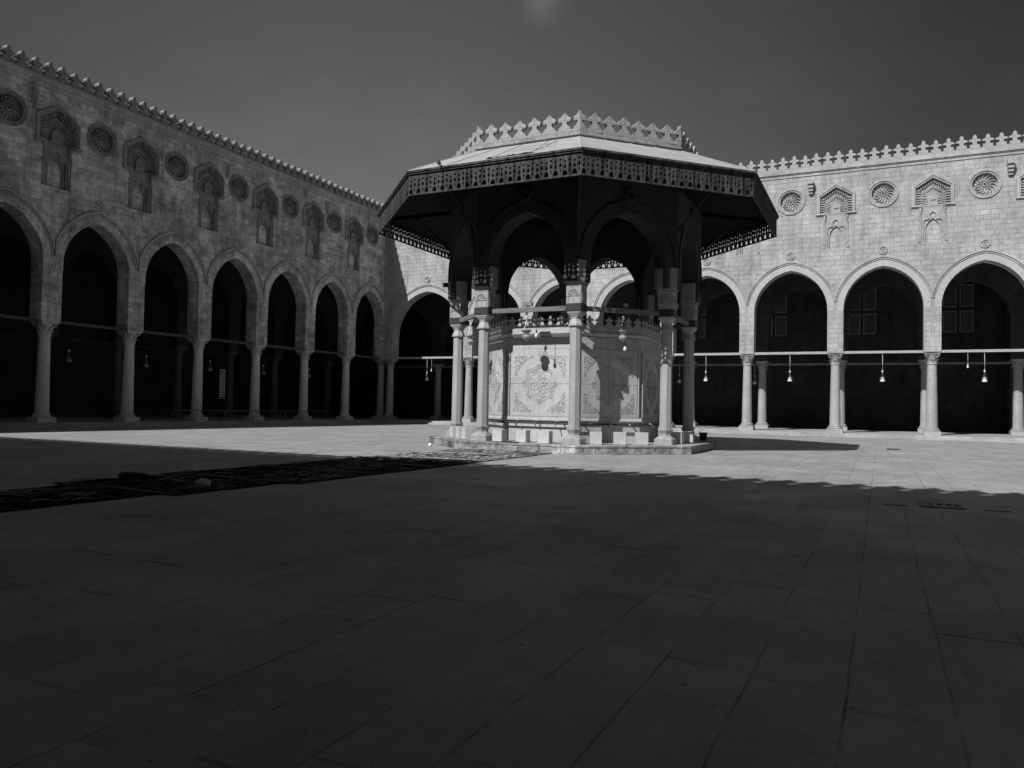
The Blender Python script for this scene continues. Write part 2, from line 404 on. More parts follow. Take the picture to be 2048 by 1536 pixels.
def roundel_bm():
    bm = bm_()
    def ring(R, prof, n=40, y0=0):
        rg = []
        for i in range(n):
            a = 2 * pi * i / n
            rg.append([bm.verts.new(((R + dr) * cos(a), y0 + dy, (R + dr) * sin(a))) for dr, dy in prof])
        for i in range(n):
            j = (i + 1) % n
            for k in range(len(prof) - 1): bm.faces.new((rg[i][k], rg[j][k], rg[j][k + 1], rg[i][k + 1]))
    ring(.60, [(-.01, .20), (-.01, .0), (.02, -.035), (.05, -.03), (.06, -.01), (.085, -.01), (.11, -.06), (.15, -.075), (.185, -.05), (.19, .01)])
    ring(.10, [(-.04, .17), (-.04, .05), (-.01, .02), (.03, .05), (.04, .17)], 20)
    vs = [bm.verts.new((x, .17, z)) for x, z in circle(0, 0, .60, 40)]; bm.faces.new(vs)
    n = 14
    for k in range(n):       # swirling petals
        a0 = 2 * pi * k / n; P_ = []
        for i in range(7):
            t = i / 6; r = .16 + .36 * t; a = a0 + .28 * sin(t * pi) - .16 * t
            w = .016 + .034 * sin(pi * min(1, .15 + t * .95)) + .012 * t
            P_.append((r, a, w))
        rows = []
        for r, a, w in P_:
            d = Vector((cos(a), 0, sin(a))); s = Vector((-sin(a), 0, cos(a)))
            c = d * r; rows.append([bm.verts.new(c - s * w + Vector((0, .171, 0))), bm.verts.new(c - s * w * .5 + Vector((0, .07, 0))), bm.verts.new(c + s * w * .5 + Vector((0, .07, 0))), bm.verts.new(c + s * w + Vector((0, .171, 0)))])
        for A, B in zip(rows, rows[1:]):
            for q in range(3): bm.faces.new((A[q], A[q + 1], B[q + 1], B[q]))
        bm.faces.new(rows[0]); bm.faces.new(rows[-1][::-1])
    return bm
def frame_strip(bm, inner, outer, y0, y1, closed=False):
    n = len(inner); A = [[bm.verts.new((x, y, z)) for x, z in lp] for lp, y in ((inner, y0), (outer, y0), (outer, y1), (inner, y1))]
    rng = range(n if closed else n - 1)
    for i in rng:
        j = (i + 1) % n
        for p, q in ((0, 1), (1, 2), (3, 0)): bm.faces.new((A[p][i], A[p][j], A[q][j], A[q][i]))
    if not closed:
        bm.faces.new([A[k][0] for k in range(4)]); bm.faces.new([A[k][-1] for k in (3, 2, 1, 0)])
def blind_window_bm():
    """carved gabled panel with muqarnas over a blind trefoil window, centred on x=0, true heights"""
    bm = bm_()
    pent = lambda h, zb, zs, za: [(-h, zb), (-h, zs), (0, za), (h, zs), (h, zb)]
    frame_strip(bm, pent(.86, 13.02, 14.03, 14.57), pent(.95, 13.02, 14.10, 14.72), -.045, .02)
    frame_strip(bm, pent(.93, 13.02, 14.09, 14.70), pent(1.03, 13.02, 14.16, 14.83), -.085, .02)
    for s in (-1, 1):
        for z0, z1, pr, ext in ((12.93, 12.98, -.05, 1.03), (12.98, 13.05, -.10, 1.08)):
            box(bm, *sorted((s * .56, s * ext)), pr, .02, z0, z1)
        # hanging corbel and colonnette
        lathe(bm, [(.03, 12.55), (.055, 12.62), (.045, 12.68), (.085, 12.78), (.07, 12.84), (.11, 12.93)], (s * .60, -.01, 0), 8)
        lathe(bm, [(.055, 10.99), (.055, 11.12), (.036, 11.16), (.034, 12.4), (.055, 12.46), (.03, 12.52)], (s * .66, 0, 0), 8)
        frame_strip(bm, [(s * .56, 10.98), (s * .56, 12.6)], [(s * .59, 10.98), (s * .59, 12.6)], -.02, .02)
    # muqarnas tiers
    c = Vector((0, 13.3))
    for tier, (so, si, yf) in enumerate(((.99, .74, .06), (.74, .52, .115), (.52, .33, .16))):
        P_ = []
        for k in range(7): P_.append(((-.86, 13.10 + .14 * k), (1, 0)))
        for k in range(1, 8):
            t = k / 8; P_.append(((-.86 + .86 * t, 14.05 + .55 * t), (.45 - .45 * t, -1)))
        P_ += [((-x, z), (-a, b)) for (x, z), (a, b) in P_[::-1]]
        P_.insert(14, ((0, 14.6), (0, -1)))
        if tier: P_ = P_[::1] if tier == 1 else P_[::2]
        for (x, z), (dx, dz) in P_:
            p = c + (Vector((x, z)) - c) * so; d = Vector((dx, dz)).normalized(); ln = .86 * (so - si) * 1.02
            if abs(dx) < .5: ln *= 1.0
            q = p + d * ln; s_ = Vector((-d.y, d.x)) * .030
            if p.y < 13.08 and tier: p.y = 13.09; q.y = 13.09
            y0 = yf
            a = [(p - s_), (p + s_), (q + s_ * .9), (q + d * .03), (q - s_ * .9)]
            fr = [bm.verts.new((v.x, y0 + (.03 if i > 1 else 0), v.y)) for i, v in enumerate(a)]
            bk = [bm.verts.new((v.x, .215, v.y)) for v in a]
            bm.faces.new(fr)
            for i in range(5): bm.faces.new((fr[i], fr[(i + 1) % 5], bk[(i + 1) % 5], bk[i]))
    slab(bm, [[(-.25, 13.07), (.25, 13.07), (.25, 13.5), (0, 13.78), (-.25, 13.5)]], .06, .215)
    box(bm, -.14, .14, .02, .06, 13.34, 13.39)
    box(bm, -.55, .55, .03, .21, 12.99, 13.07)
    # plate with a trefoil hole over a deeper pointed blind opening
    tre = [(-.45, 10.985), (.45, 10.985), (.45, 12.14), (.42, 12.22), (.20, 12.27), (.155, 12.36), (.17, 12.45), (.14, 12.56), (.07, 12.64), (0, 12.67),
           (-.07, 12.64), (-.14, 12.56), (-.17, 12.45), (-.155, 12.36), (-.20, 12.27), (-.42, 12.22), (-.45, 12.14)]
    slab(bm, [[(-.549, 10.983), (.549, 10.983), (.549, 12.985), (-.549, 12.985)], [(x * .999, z + .002) for x, z in tre]], .045, .12)
    ins = [(-.35, 10.987), (.35, 10.987), (.35, 11.80), (.31, 11.98), (.20, 12.16), (0, 12.33), (-.20, 12.16), (-.31, 11.98), (-.35, 11.80)]
    slab(bm, [[(-.47, 10.986), (.47, 10.986), (.47, 12.70), (-.47, 12.70)], ins], .121, .195)
    return bm
def boss_bm():
    bm = bm_()
    for R, r in ((.20, .045), (.09, .035)):
        n = 24; rings = []
        for i in range(n):
            a = 2 * pi * i / n; rings.append([bm.verts.new(((R + r * cos(b)) * cos(a), -.03 + r * sin(b) * 1.1, (R + r * cos(b)) * sin(a))) for b in [2 * pi * k / 8 for k in range(8)]])
        for i in range(n):
            for k in range(8): bm.faces.new((rings[i][k], rings[(i + 1) % n][k], rings[(i + 1) % n][(k + 1) % 8], rings[i][(k + 1) % 8]))
    vs = [bm.verts.new((x, -.02, z)) for x, z in circle(0, 0, .26)]; v2 = [bm.verts.new((x, .02, z)) for x, z in circle(0, 0, .26)]
    bm.faces.new(vs)
    for i in range(28): bm.faces.new((vs[i], vs[(i + 1) % 28], v2[(i + 1) % 28], v2[i]))
    lathe(bm, [(.05, 0), (.03, .04), (0.001, .06)], mat=Matrix.Rotation(radians(90), 4, 'X'), n=10)
    return bm
def hood_bm(a, b):
    bm = bm_(); h = (b - a) / 2; cx = (a + b) / 2; zs = spring(h); rise = Z_APX - zs
    for o0, o1, pr in ((.38, .44, -.055), (.44, .475, -.015), (.475, .59, -.10)):
        inn = arch_pts(cx, h, zs, rise, 16, o0, 7.86); out = arch_pts(cx, h, zs, rise, 16, o1, 7.86)
        lim = h + .43
        cl = lambda P_: [(max(cx - lim, min(cx + lim, x)), z) for x, z in P_]
        frame_strip(bm, cl(inn), cl(out), pr, .015)
    return bm
def voussoirs_bm(a, b):
    bm = bm_(); h = (b - a) / 2; cx = (a + b) / 2; zs = spring(h); rise = Z_APX - zs
    inn = arch_pts(cx, h, zs, rise, 11, .0, 7.3); out = arch_pts(cx, h, zs, rise, 11, .36, 7.3)
    lim = h + .41
    for i in range(len(inn) - 1):
        p = [Vector(q) for q in (inn[i], inn[i + 1], out[i + 1], out[i])]
        c = sum(p, Vector((0, 0))) / 4; p = [c + (q - c) * .985 for q in p]
        p = [Vector((max(cx - lim, min(cx + lim, q.x)), q.y)) for q in p]
        pr = -.012 - random.random() * .008
        A = [bm.verts.new((q.x, pr, q.y)) for q in p]; B = [bm.verts.new((q.x, .01, q.y)) for q in p]
        bm.faces.new(A)
        for k in range(4): bm.faces.new((A[k], A[(k + 1) % 4], B[(k + 1) % 4], B[k]))
    return bm
def spout_bm():
    bm = bm_()
    box(bm, -.17, .17, -.42, .05, 14.82, 14.97); box(bm, -.17, -.09, -.42, .05, 14.972, 15.06); box(bm, .09, .17, -.42, .05, 14.972, 15.06)
    box(bm, -.15, .15, -.33, .05, 14.62, 14.819); box(bm, -.13, .13, -.24, .05, 14.44, 14.619); box(bm, -.11, .11, -.15, .05, 14.28, 14.439)
    return bm

# ---------------------------------------------------------------- one side of the courtyard
def arcade(label, rz, x0, x1, piers, opens, mats, niches, roundels, bosses, spouts, merlons, inner_piers, inner_opens, hall_x0, hall_x1, ties):
    MW, MC, MR, MCOL = mats
    root = thing("arcade", label, "arcade", (0, 0, 0), rz)
    holes = [niche_hole(x) for x in niches] + [circle(x, 13.93, .60) for x in roundels]
    out = wall_outline(x0, x1, opens, Z_TOP)
    bm = bm_(); slab(bm, [out] + holes, 0, .22); slab(bm, [out], .22, T_W)
    done("wall", bm, MW, root)
    # cornice
    bm = bm_()
    for z0, z1, pr in ((15.40, 15.46, -.045), (15.46, 15.56, -.02), (15.56, 15.62, -.06), (15.62, 15.74, -.11), (15.74, 15.86, -.05)):
        box(bm, x0, x1, pr, .3 if z0 > 15.6 else .01, z0, z1)
    done("cornice", bm, MC, root)
    bm = bm_(); box(bm, x0, x1, .3, T_W, Z_TOP, 15.78); done("parapet_top", bm, MC, root)
    # merlons
    me = None
    for x in merlons:
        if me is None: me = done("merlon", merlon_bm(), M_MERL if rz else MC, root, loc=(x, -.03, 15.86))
        else:
            c_ = copy_part(me, root, (x + random.uniform(-.008, .008), -.03, 15.86), rz=random.uniform(-.05, .05)); c_.scale = (1, random.uniform(.92, 1.05), random.uniform(.94, 1.03))
    def rep(name, bmf, xs, mat, smooth=False, z=0, y=0):
        first = None
        for x in xs:
            if first is None: first = done(name, bmf(), mat, root, smooth, (x, y, z))
            else: copy_part(first, root, (x, y, z))
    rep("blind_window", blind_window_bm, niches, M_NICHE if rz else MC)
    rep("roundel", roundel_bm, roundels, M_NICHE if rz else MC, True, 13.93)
    rep("boss", boss_bm, bosses, MC, True, 10.68)
    rep("waterspout", spout_bm, spouts, MC)
    for a, b in opens:
        if (a + b) / 2 in HIDE_HOOD: continue
        done("hood_molding", hood_bm(a, b), MC, root); done("voussoirs", voussoirs_bm(a, b), MR, root)
    # columns
    cfirst = None
    for x in piers:
        if cfirst is None: cfirst = column("column", root, (x, T_W / 2, 0), MCOL)
        else: copy_part(cfirst, root, (x, T_W / 2, 0), rz=random.choice((0, pi / 2, pi)))
    for a, b in ties:
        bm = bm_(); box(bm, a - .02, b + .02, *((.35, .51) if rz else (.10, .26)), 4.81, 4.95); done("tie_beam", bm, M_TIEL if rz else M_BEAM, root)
    # inner row
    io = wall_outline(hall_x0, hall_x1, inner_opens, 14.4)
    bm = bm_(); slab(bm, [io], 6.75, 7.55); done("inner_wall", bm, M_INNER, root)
    icol = cfirst
    if rz: icol = column("column", root, (inner_piers[0], 7.15, 0), M_INNERC); inner_piers = inner_piers[1:]
    for x in inner_piers: copy_part(icol, root, (x, 7.15, 0))
    for a, b in inner_opens:
        bm = bm_(); box(bm, a - .02, b + .02, 6.95, 7.11, 4.55, 4.69); done("tie_beam", bm, M_DARKWOOD if rz else M_PBEAM, root)  # left inner beams coloured dark as part of the hall's shade
    return root
HIDE_HOOD = set()

# --- far sunlit side (R): local = world
RP = [7.30, 12.0, 16.88, 21.85, 26.80, 31.78, 36.75, 41.72, 46.70, 51.70]
edges = [.43] + RP
R_open = [(p + .43, q - .43) for p, q in zip(edges, edges[1:])]
R_mid = [(a + b) / 2 for a, b in R_open]
R_niche = [x for x in RP if x < 43]; R_round = [x for x in R_mid if x < 43]
innR = [0.6] + RP
R_iopen = [(-6.2, .17)] + [(p + .43, q - .43) for p, q in zip(innR, innR[1:])]
arcR = arcade("sunlit far arcade wall with pale coursed stone, rounded columns and pierced cresting", 0, -T_W, 56.0,
              [-.43, .43] + RP, R_open, (M_WALL_R, M_CARVE_R, M_RING_R, M_COLR), R_niche, R_round, R_mid[:-1], [30.4, 40.4, 20.4, 10.2],
              [(.31 + PM * i) for i in range(74)], innR, R_iopen, -7.55, 56.0, R_open)
# --- shaded left side (L): local x = world y, local y = -world x
LPc = [-3.873 - 4.4 * i for i in range(11)]
L_open = [(-3.41, -.004)] + [(q + .46, p - .46) for p, q in zip(LPc, LPc[1:])]
L_open = sorted(L_open)
L_mid = sorted([-1.673 - 4.4 * i for i in range(11)])
L_niche = [x for x in LPc if x > -27]; L_round = [x for x in L_mid if x > -29]
innL = [-8.27 + 4.4] + LPc[1:]
L_iopen = sorted([(-3.41, 1.9), (2.76, 6.4)] + [(q + .46, p - .46) for p, q in zip(LPc, LPc[1:])])
arcL = arcade("shaded left arcade wall of grimy stone blocks with dark halls behind its columns", pi / 2, -49.4, 0.0,
              sorted(LPc, reverse=True), L_open, (M_WALL_L, M_CARVE_L, M_RING_L, M_COLS), L_niche, L_round, [x for x in L_mid if x > -29], [-6.87, -15.75, -26.91],
              [(-.31 - PM * i) for i in range(50)], LPc + [2.33], L_iopen, -49.4, 6.74, L_open)

# halls: floor, roof and back walls belong to each arcade
def hall(root, x0, xs, x1, x0b, x0c, holes=()):
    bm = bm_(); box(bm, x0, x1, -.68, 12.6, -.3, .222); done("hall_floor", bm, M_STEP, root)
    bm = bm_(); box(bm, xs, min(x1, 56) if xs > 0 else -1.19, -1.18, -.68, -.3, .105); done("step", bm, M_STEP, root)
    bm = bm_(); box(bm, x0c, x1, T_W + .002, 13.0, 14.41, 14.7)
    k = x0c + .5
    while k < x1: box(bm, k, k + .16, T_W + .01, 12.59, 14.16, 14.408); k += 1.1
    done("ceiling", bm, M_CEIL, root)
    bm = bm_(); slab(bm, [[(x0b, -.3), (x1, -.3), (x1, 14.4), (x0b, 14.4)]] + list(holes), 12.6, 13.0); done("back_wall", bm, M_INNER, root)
hall(arcR, .683, .684, 56, -12.59, -.858)
# left hall: a daylit grille in its back wall
gy = -3.45
hall(arcL, -49.4, -49.4, 13.0, -49.4, -49.4, [[(gy - .55, 1.6), (gy + .55, 1.6), (gy + .55, 4.0), (gy - .55, 4.0)]])
bm = bm_()
for i in range(7): x = gy - .55 + 1.1 * (i + .5) / 7; box(bm, x - .048, x + .048, 12.70, 12.72, 1.6, 4.0)
for i in range(13): z = 1.6 + 2.4 * (i + .5) / 13; box(bm, gy - .55, gy + .55, 12.68, 12.70, z - .072, z + .072)
done("window_grille", bm, M_IRON, arcL)
# end caps that close the hall roofs at the outer corner
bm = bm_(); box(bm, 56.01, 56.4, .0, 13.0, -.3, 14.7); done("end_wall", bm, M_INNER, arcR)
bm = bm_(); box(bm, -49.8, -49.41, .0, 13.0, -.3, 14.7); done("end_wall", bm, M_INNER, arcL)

# latticed windows high in the far hall's back wall
def lattice_window(root, x0, x1, z0, z1):
    bm = bm_(); f = .09
    slab(bm, [[(x0, z0), (x1, z0), (x1, z1), (x0, z1)], [(x0 + f, z0 + f), (x1 - f, z0 + f), (x1 - f, z1 - f), (x0 + f, z1 - f)]], 12.50, 12.62)
    w = done("lattice_window", bm, M_WINF, root)
    bm = bm_(); st = .16; n = int((x1 - x0 + z1 - z0) / st) + 1
    X0, X1, Z0, Z1 = x0 + f, x1 - f, z0 + f, z1 - f
    for i in range(1, n):
        for sg in (1, -1):
            d = i * st      # clip the diagonal to the frame
            if sg > 0: p = (X0, Z0 + d) if Z0 + d < Z1 else (X0 + d - (Z1 - Z0), Z1); q = (X0 + d, Z0) if X0 + d < X1 else (X1, Z0 + d - (X1 - X0))
            else: p = (X1, Z0 + d) if Z0 + d < Z1 else (X1 - d + (Z1 - Z0), Z1); q = (X1 - d, Z0) if X1 - d > X0 else (X0, Z0 + d - (X1 - X0))
            if p[0] > X1 + .001 or p[0] < X0 - .001 or q[1] > Z1: continue
            tube(bm, [(p[0], 12.56, p[1]), (q[0], 12.56, q[1])], .014, 4)
    done("lattice", bm, M_WINF, w)
for xr in (21.75, 27.8, 33.87, 39.9):
    for x1_ in (xr, xr - 1.02):
        for z0, z1 in ((7.1, 8.6), (8.85, 10.4)): lattice_window(arcR, x1_ - .84, x1_, z0, z1)
bm = bm_(); box(bm, 41.6, 44.2, 9.4, 12.59, .2, 14.1); done("cross_wall", bm, M_INNER, arcR)

# ---------------------------------------------------------------- sides behind the photographer (they cast the notched shadow)
def plain_side(label, loc, rz, length, ztop, cz_=1., x=1.0):
    root = thing("arcade", label, "arcade", loc, rz)
    opens = []
    while x + 4.9 < length: opens.append((x + .43, x + 4.47)); x += 4.97
    bm = bm_(); slab(bm, [wall_outline(0, length, opens, ztop)], 0, T_W); done("wall", bm, M_WALL_L, root)
    first = None
    for a, b in opens:
        if first is None: first = column("column", root, (a - .43, .43, 0), M_COLS)
        else: copy_part(first, root, (a - .43, .43, 0))
    bm = bm_(); box(bm, 0, length, -.6, 9.0, -.3, .222); done("hall_floor", bm, M_STEP, root)
    bm = bm_(); box(bm, 0, length, 9, 9.3, -.3, 14.4); done("back_wall", bm, M_INNER, root)
    bm = bm_(); box(bm, 0, length, T_W + .002, 9.3, 14.41, 14.7); done("ceiling", bm, M_CEIL, root)
    bm = bm_(); n = int(length / PM); src = merlon_bm(); src.verts.index_update()
    vs = [v.co.copy() for v in src.verts]; fs = [[v.index for v in f.verts] for f in src.faces]; src.free()
    for i in range(n):
        nv = [bm.verts.new((v.x + PM * (i + .5), v.y, v.z * cz_ + ztop)) for v in vs]
        for f in fs: bm.faces.new([nv[k] for k in f])
    o = done("cresting", bm, M_CARVE_L, root)
    return root
BACKZ = (48.5 - 32.3) / 1.02 - .95
plain_side("near arcade wall behind the photographer that shades the foreground", (56.0, -48.4, 0), pi, 56.9, BACKZ, 1.3, 4.51)
plain_side("right-hand arcade wall closing the courtyard beyond the frame", (56.0, -.01, 0), -pi / 2, 48.3, Z_TOP)

# ---------------------------------------------------------------- ground
bm = bm_(); bmesh.ops.create_grid(bm, x_segments=1, y_segments=1, size=150)
g = done("ground", bm, M_GROUND); g.location = (20, -20, 0); structure(g)

# ---------------------------------------------------------------- fountain pavilion
PX, PY = 24.33, -22.84
T8 = math.tan(pi / 8); C8 = cos(pi / 8)
A0 = -3 * pi / 8          # direction of the vertex nearest the photographer
def vtx(R, k): a = A0 + k * pi / 4; return (R * cos(a), R * sin(a))
def octagon(bm, secs):
    rings = [[bm.verts.new((*vtx(R, k), z)) for k in range(8)] for R, z in secs]
    for a, b in zip(rings, rings[1:]):
        for i in range(8): bm.faces.new((a[i], a[(i + 1) % 8], b[(i + 1) % 8], b[i]))
    return rings
pav = thing("pavilion", "octagonal ablution pavilion with fretwork eaves, marble posts and a crested crown", "pavilion", (PX, PY, 0))
ZP = .262
bm = bm_(); rg = octagon(bm, [(5.03, -.2), (5.03, .20), (5.05, .21), (5.05, ZP - .012), (5.035, ZP)]); bm.faces.new(rg[-1]); done("platform", bm, M_CURB, pav)
# posts
def post():
    bm = bm_(); o = .586
    loft(bm, [(.74, .172, .172 * o), (2.2, .170, .170 * o), (3.80, .163, .163 * o)])
    p = done("post", bm, M_POST, pav, loc=(*vtx(4.07, 0), 0))
    bm = bm_(); loft(bm, [(ZP, .29, .03), (ZP + .16, .29, .04), (.50, .215, .10), (.545, .165, .165 * o), (.60, .17, .17 * o), (.69, .215, .215 * o), (.735, .215, .215 * o), (.742, .175, .1)])
    done("post_base", bm, M_POST, p)
    bm = bm_(); loft(bm, [(3.795, .165, .165 * o), (3.80, .215, .215 * o), (3.845, .215, .215 * o), (3.93, .18, .18 * o), (4.01, .15, .15 * o), (4.07, .16, .07), (4.17, .22, .04), (4.20, .235, .03), (4.305, .235, .03)])
    done("capital", bm, M_POST, p)
    bm = bm_(); loft(bm, [(4.245, .262, .03), (4.465, .262, .03)]); done("iron_collar", bm, M_IRON, p)
    bm = bm_(); loft(bm, [(4.306, .245, .02), (4.95, .245, .02), (5.02, .26, .03)])
    done("impost", bm, M_PAV, p)
    bm = bm_(); loft(bm, [(5.022, .262, .03), (5.12, .33, .12), (5.16, .35, .14), (5.75, .35, .15)]); done("springer", bm, M_PAVS, p)
    # shell niches carved on the court faces of the impost
    for f in (0, 1):
        R = Matrix.Rotation(f * pi / 2, 4, 'Z'); bm = bm_()
        arc = [(-.17, 4.52), (-.17, 4.72)] + [(-.17 * cos(pi * i / 8), 4.72 + .16 * sin(pi * i / 8)) for i in range(1, 8)] + [(.17, 4.72), (.17, 4.52)]
        out = [(-.195, 4.52), (-.195, 4.72)] + [(-.195 * cos(pi * i / 8), 4.72 + .19 * sin(pi * i / 8)) for i in range(1, 8)] + [(.195, 4.72), (.195, 4.52)]
        frame_strip(bm, arc, out, -.262, -.24)
        for i in range(9):
            a = pi * (i + .5) / 9; tube(bm, [(.03 * cos(a), -.25, 4.72 + .03 * sin(a)), (.145 * cos(a), -.252, 4.72 + .14 * sin(a))], .012, 5, [.006, .016])
        box(bm, -.165, .165, -.262, -.24, 4.69, 4.71)
        for v in bm.verts: v.co = R @ v.co
        done("shell_carving", bm, M_PAV, p)
    return p
p0 = post()
for k in range(1, 8): copy_part(p0, pav, (*vtx(4.07, k), 0))
def side_rz(k): return pi / 4 * k     # side k lies between vertices k-1 and k; side 0 faces -y
# tie beams
bm = bm_(); a = 4.07 * C8; h = a * T8 - .26; box(bm, -h, h, -a - .06, -a + .06, 4.285, 4.425)
tb = done("tie_beam", bm, M_PBEAM, pav, rz=side_rz(0))
for k in range(1, 8): copy_part(tb, pav, rz=side_rz(k))
# arched walls
AO, AI = 4.12, 3.42
def side_outline(ap, z1=9.40):
    h = ap * T8; arc = arch_pts(0, 1.27, 5.80, 1.53, 10)
    return [(-h, 5.10), (-1.27, 5.10)] + arc + [(1.27, 5.10), (h, 5.10), (h, z1), (-h, z1)]
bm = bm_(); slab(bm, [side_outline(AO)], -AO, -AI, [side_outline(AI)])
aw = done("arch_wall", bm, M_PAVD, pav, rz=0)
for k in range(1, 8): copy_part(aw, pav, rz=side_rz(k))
bm = bm_()
frame_strip(bm, arch_pts(0, 1.27, 5.80, 1.53, 14, .33, 5.75), arch_pts(0, 1.27, 5.80, 1.53, 14, .38, 5.75), -AO - .05, -AO + .01)
b2 = boss_bm()
for v in b2.verts: v.co = Vector((v.co.x * .8, v.co.y - AO, v.co.z * .8 + 7.86))
tmp = bpy.data.meshes.new("t"); b2.to_mesh(tmp); b2.free(); bm.from_mesh(tmp); bpy.data.meshes.remove(tmp)
hm = done("arch_molding", bm, M_PAVD, pav, rz=0)
for k in range(1, 8): copy_part(hm, pav, rz=side_rz(k))
# ceiling, roof, eaves
bm = bm_(); rg = octagon(bm, [(3.9, 8.55), (3.9, 8.62)]); bm.faces.new(rg[0]); bm.faces.new(rg[1]); done("ceiling", bm, M_CEIL, pav)
RE, ZEB, ZET = 7.06, 7.51, 8.17
bm = bm_(); rg = octagon(bm, [(4.40, 8.30), (6.98, 8.02), (6.98, 8.08), (4.40, 8.36), (4.40, 8.30)])
for i in range(5):
    pass
for k in range(8):
    for r, w in ((.33, .0), ):
        a = A0 + k * pi / 4; d = Vector((cos(a), sin(a), 0)); s = Vector((-sin(a), cos(a), 0)) * .05
        p, q = d * 4.4, d * 6.95
        vs = [bm.verts.new(v) for v in (p - s + Vector((0, 0, 8.18)), p + s + Vector((0, 0, 8.18)), q + s + Vector((0, 0, 7.92)), q - s + Vector((0, 0, 7.92)), p - s + Vector((0, 0, 8.32)), p + s + Vector((0, 0, 8.32)), q + s + Vector((0, 0, 8.05)), q - s + Vector((0, 0, 8.05)))]
        for f in ((0, 3, 2, 1), (4, 5, 6, 7), (0, 1, 5, 4), (1, 2, 6, 5), (2, 3, 7, 6), (3, 0, 4, 7)): bm.faces.new([vs[i] for i in f])
done("soffit", bm, M_CEIL, pav)
bm = bm_(); rg = octagon(bm, [(4.45, 9.455), (7.10, 8.228), (7.10, 8.205), (4.45, 9.40)])
rnd = random.Random(3)
def seam(k, u0, u1, t0, t1, w=.012, hgt=.012, jog=.0):
    """raised lap between two roof sheets on side k: (u,t) across and down the slope"""
    R = Matrix.Rotation(side_rz(k), 4, 'Z'); pts = []
    for i in range(7):
        t = t0 + (t1 - t0) * i / 6; r = (4.45 + (7.10 - 4.45) * t) * C8; z = 9.457 - (9.457 - 8.230) * t + hgt * .4
        u = (u0 + (u1 - u0) * i / 6 + (rnd.random() - .5) * jog) * r * T8
        pts.append(R @ Vector((u, -r, z)))
    tube(bm, pts, w, 5)
for k in range(8):
    for u in (-1, -.52, -.04, .44): seam(k, u, u, .02, .99, .014)
seam(0, .1, .62, .35, .36, .012, jog=.1); seam(0, .0, .7, .6, .62, .012, jog=.1); seam(0, .62, .44, .15, .95, .02, jog=.05)
done("roof", bm, M_ROOFS, pav)
# crumpled torn sheet edges lying over the eave
bm = bm_()
for (k, u0, u1, n) in ((0, -.05, .45, 22),):
    for i in range(n):
        u = (u0 + (u1 - u0) * i / n) * 7.08 * C8 * T8; R = Matrix.Rotation(side_rz(k), 4, 'Z'); L_ = .18 + rnd.random() * .3
        y = -7.08 * C8 + rnd.random() * .07
        tube(bm, [R @ Vector((u, y, 8.24 + rnd.random() * .03)), R @ Vector((u + L_ * .5, y - .02, 8.24 + rnd.random() * .04)), R @ Vector((u + L_, y + .01, 8.235))], .012 + rnd.random() * .010, 5)
done("torn_sheet_edge", bm, M_DARKWOOD, pav)
# fretwork boards under the eave
UP = .2705
def fret_tile():
    w = UP / 2; zt = .61
    dome = [(-.088, .02), (.088, .02), (.094, .07), (.076, .12), (.04, .15), (.0, .185), (-.04, .15), (-.076, .12), (-.094, .07)]
    tear = lambda cx, cz, s: [(cx - .018 * s, cz - .055 * s), (cx + .018 * s, cz - .055 * s), (cx + .036 * s, cz - .025 * s), (cx + .03 * s, cz), (cx + .008 * s, cz + .06 * s), (cx - .008 * s, cz + .06 * s), (cx - .03 * s, cz), (cx - .036 * s, cz - .025 * s)]
    circ = lambda cx, cz, r: [(cx + r * cos(2 * pi * i / 8), cz + r * sin(2 * pi * i / 8)) for i in range(8)]
    spin = [(-.006, .06), (.006, .06), (.016, .13), (.026, .165), (0, .195), (-.026, .165), (-.016, .13)]
    sp = [(x + w * .5, z) for x, z in spin]
    q = w * .5   # tile spans -w..w, dome column at -q, spindle column at +q
    lps = [[(-w, 0), (w, 0), (w, zt), (-w, zt)], [(x * .72 - q, z) for x, z in dome], tear(-q, .27, 1.12), circ(-q, .395, .036), sp, tear(q, .295, 1.12), circ(q, .44, .036)]
    return lps
def fret_bm():
    lps = fret_tile(); bm = bm_(); n = 20; ap = RE * C8; h = ap * T8; w = h / n
    lp = [[(-h, ZEB), (h, ZEB), (h, ZEB + .61), (-h, ZEB + .61)]]
    for i in range(n):
        cx = -h + w * (2 * i + 1); sc = w / (UP / 2); dz = ((i * 7) % 5 - 2) * .004
        for l in lps[1:]: lp.append([(cx + x * sc, ZEB + z + dz) for x, z in l])
    slab(bm, lp, -ap, -ap + .028)
    box(bm, -h, h, -ap - .014, -ap + .036, ZEB - .03, ZEB + .008)
    return bm
fb = done("fretwork_board", fret_bm(), M_FRET, pav, rz=0)
for k in range(1, 8): copy_part(fb, pav, rz=side_rz(k))
bm = bm_(); ap = RE * C8
bmh = (ap + .05) * T8
slab(bm, [[(-bmh, 8.095), (bmh, 8.095), (bmh, 8.145), (-bmh, 8.145)]], -ap - .045, -ap + .06)
slab(bm, [[(-bmh, 8.146), (bmh, 8.146), (bmh, 8.202), (-bmh, 8.202)]], -ap - .075, -ap + .08)
ec = done("eave_molding", bm, M_FRET, pav, rz=0)
for k in range(1, 8): copy_part(ec, pav, rz=side_rz(k))
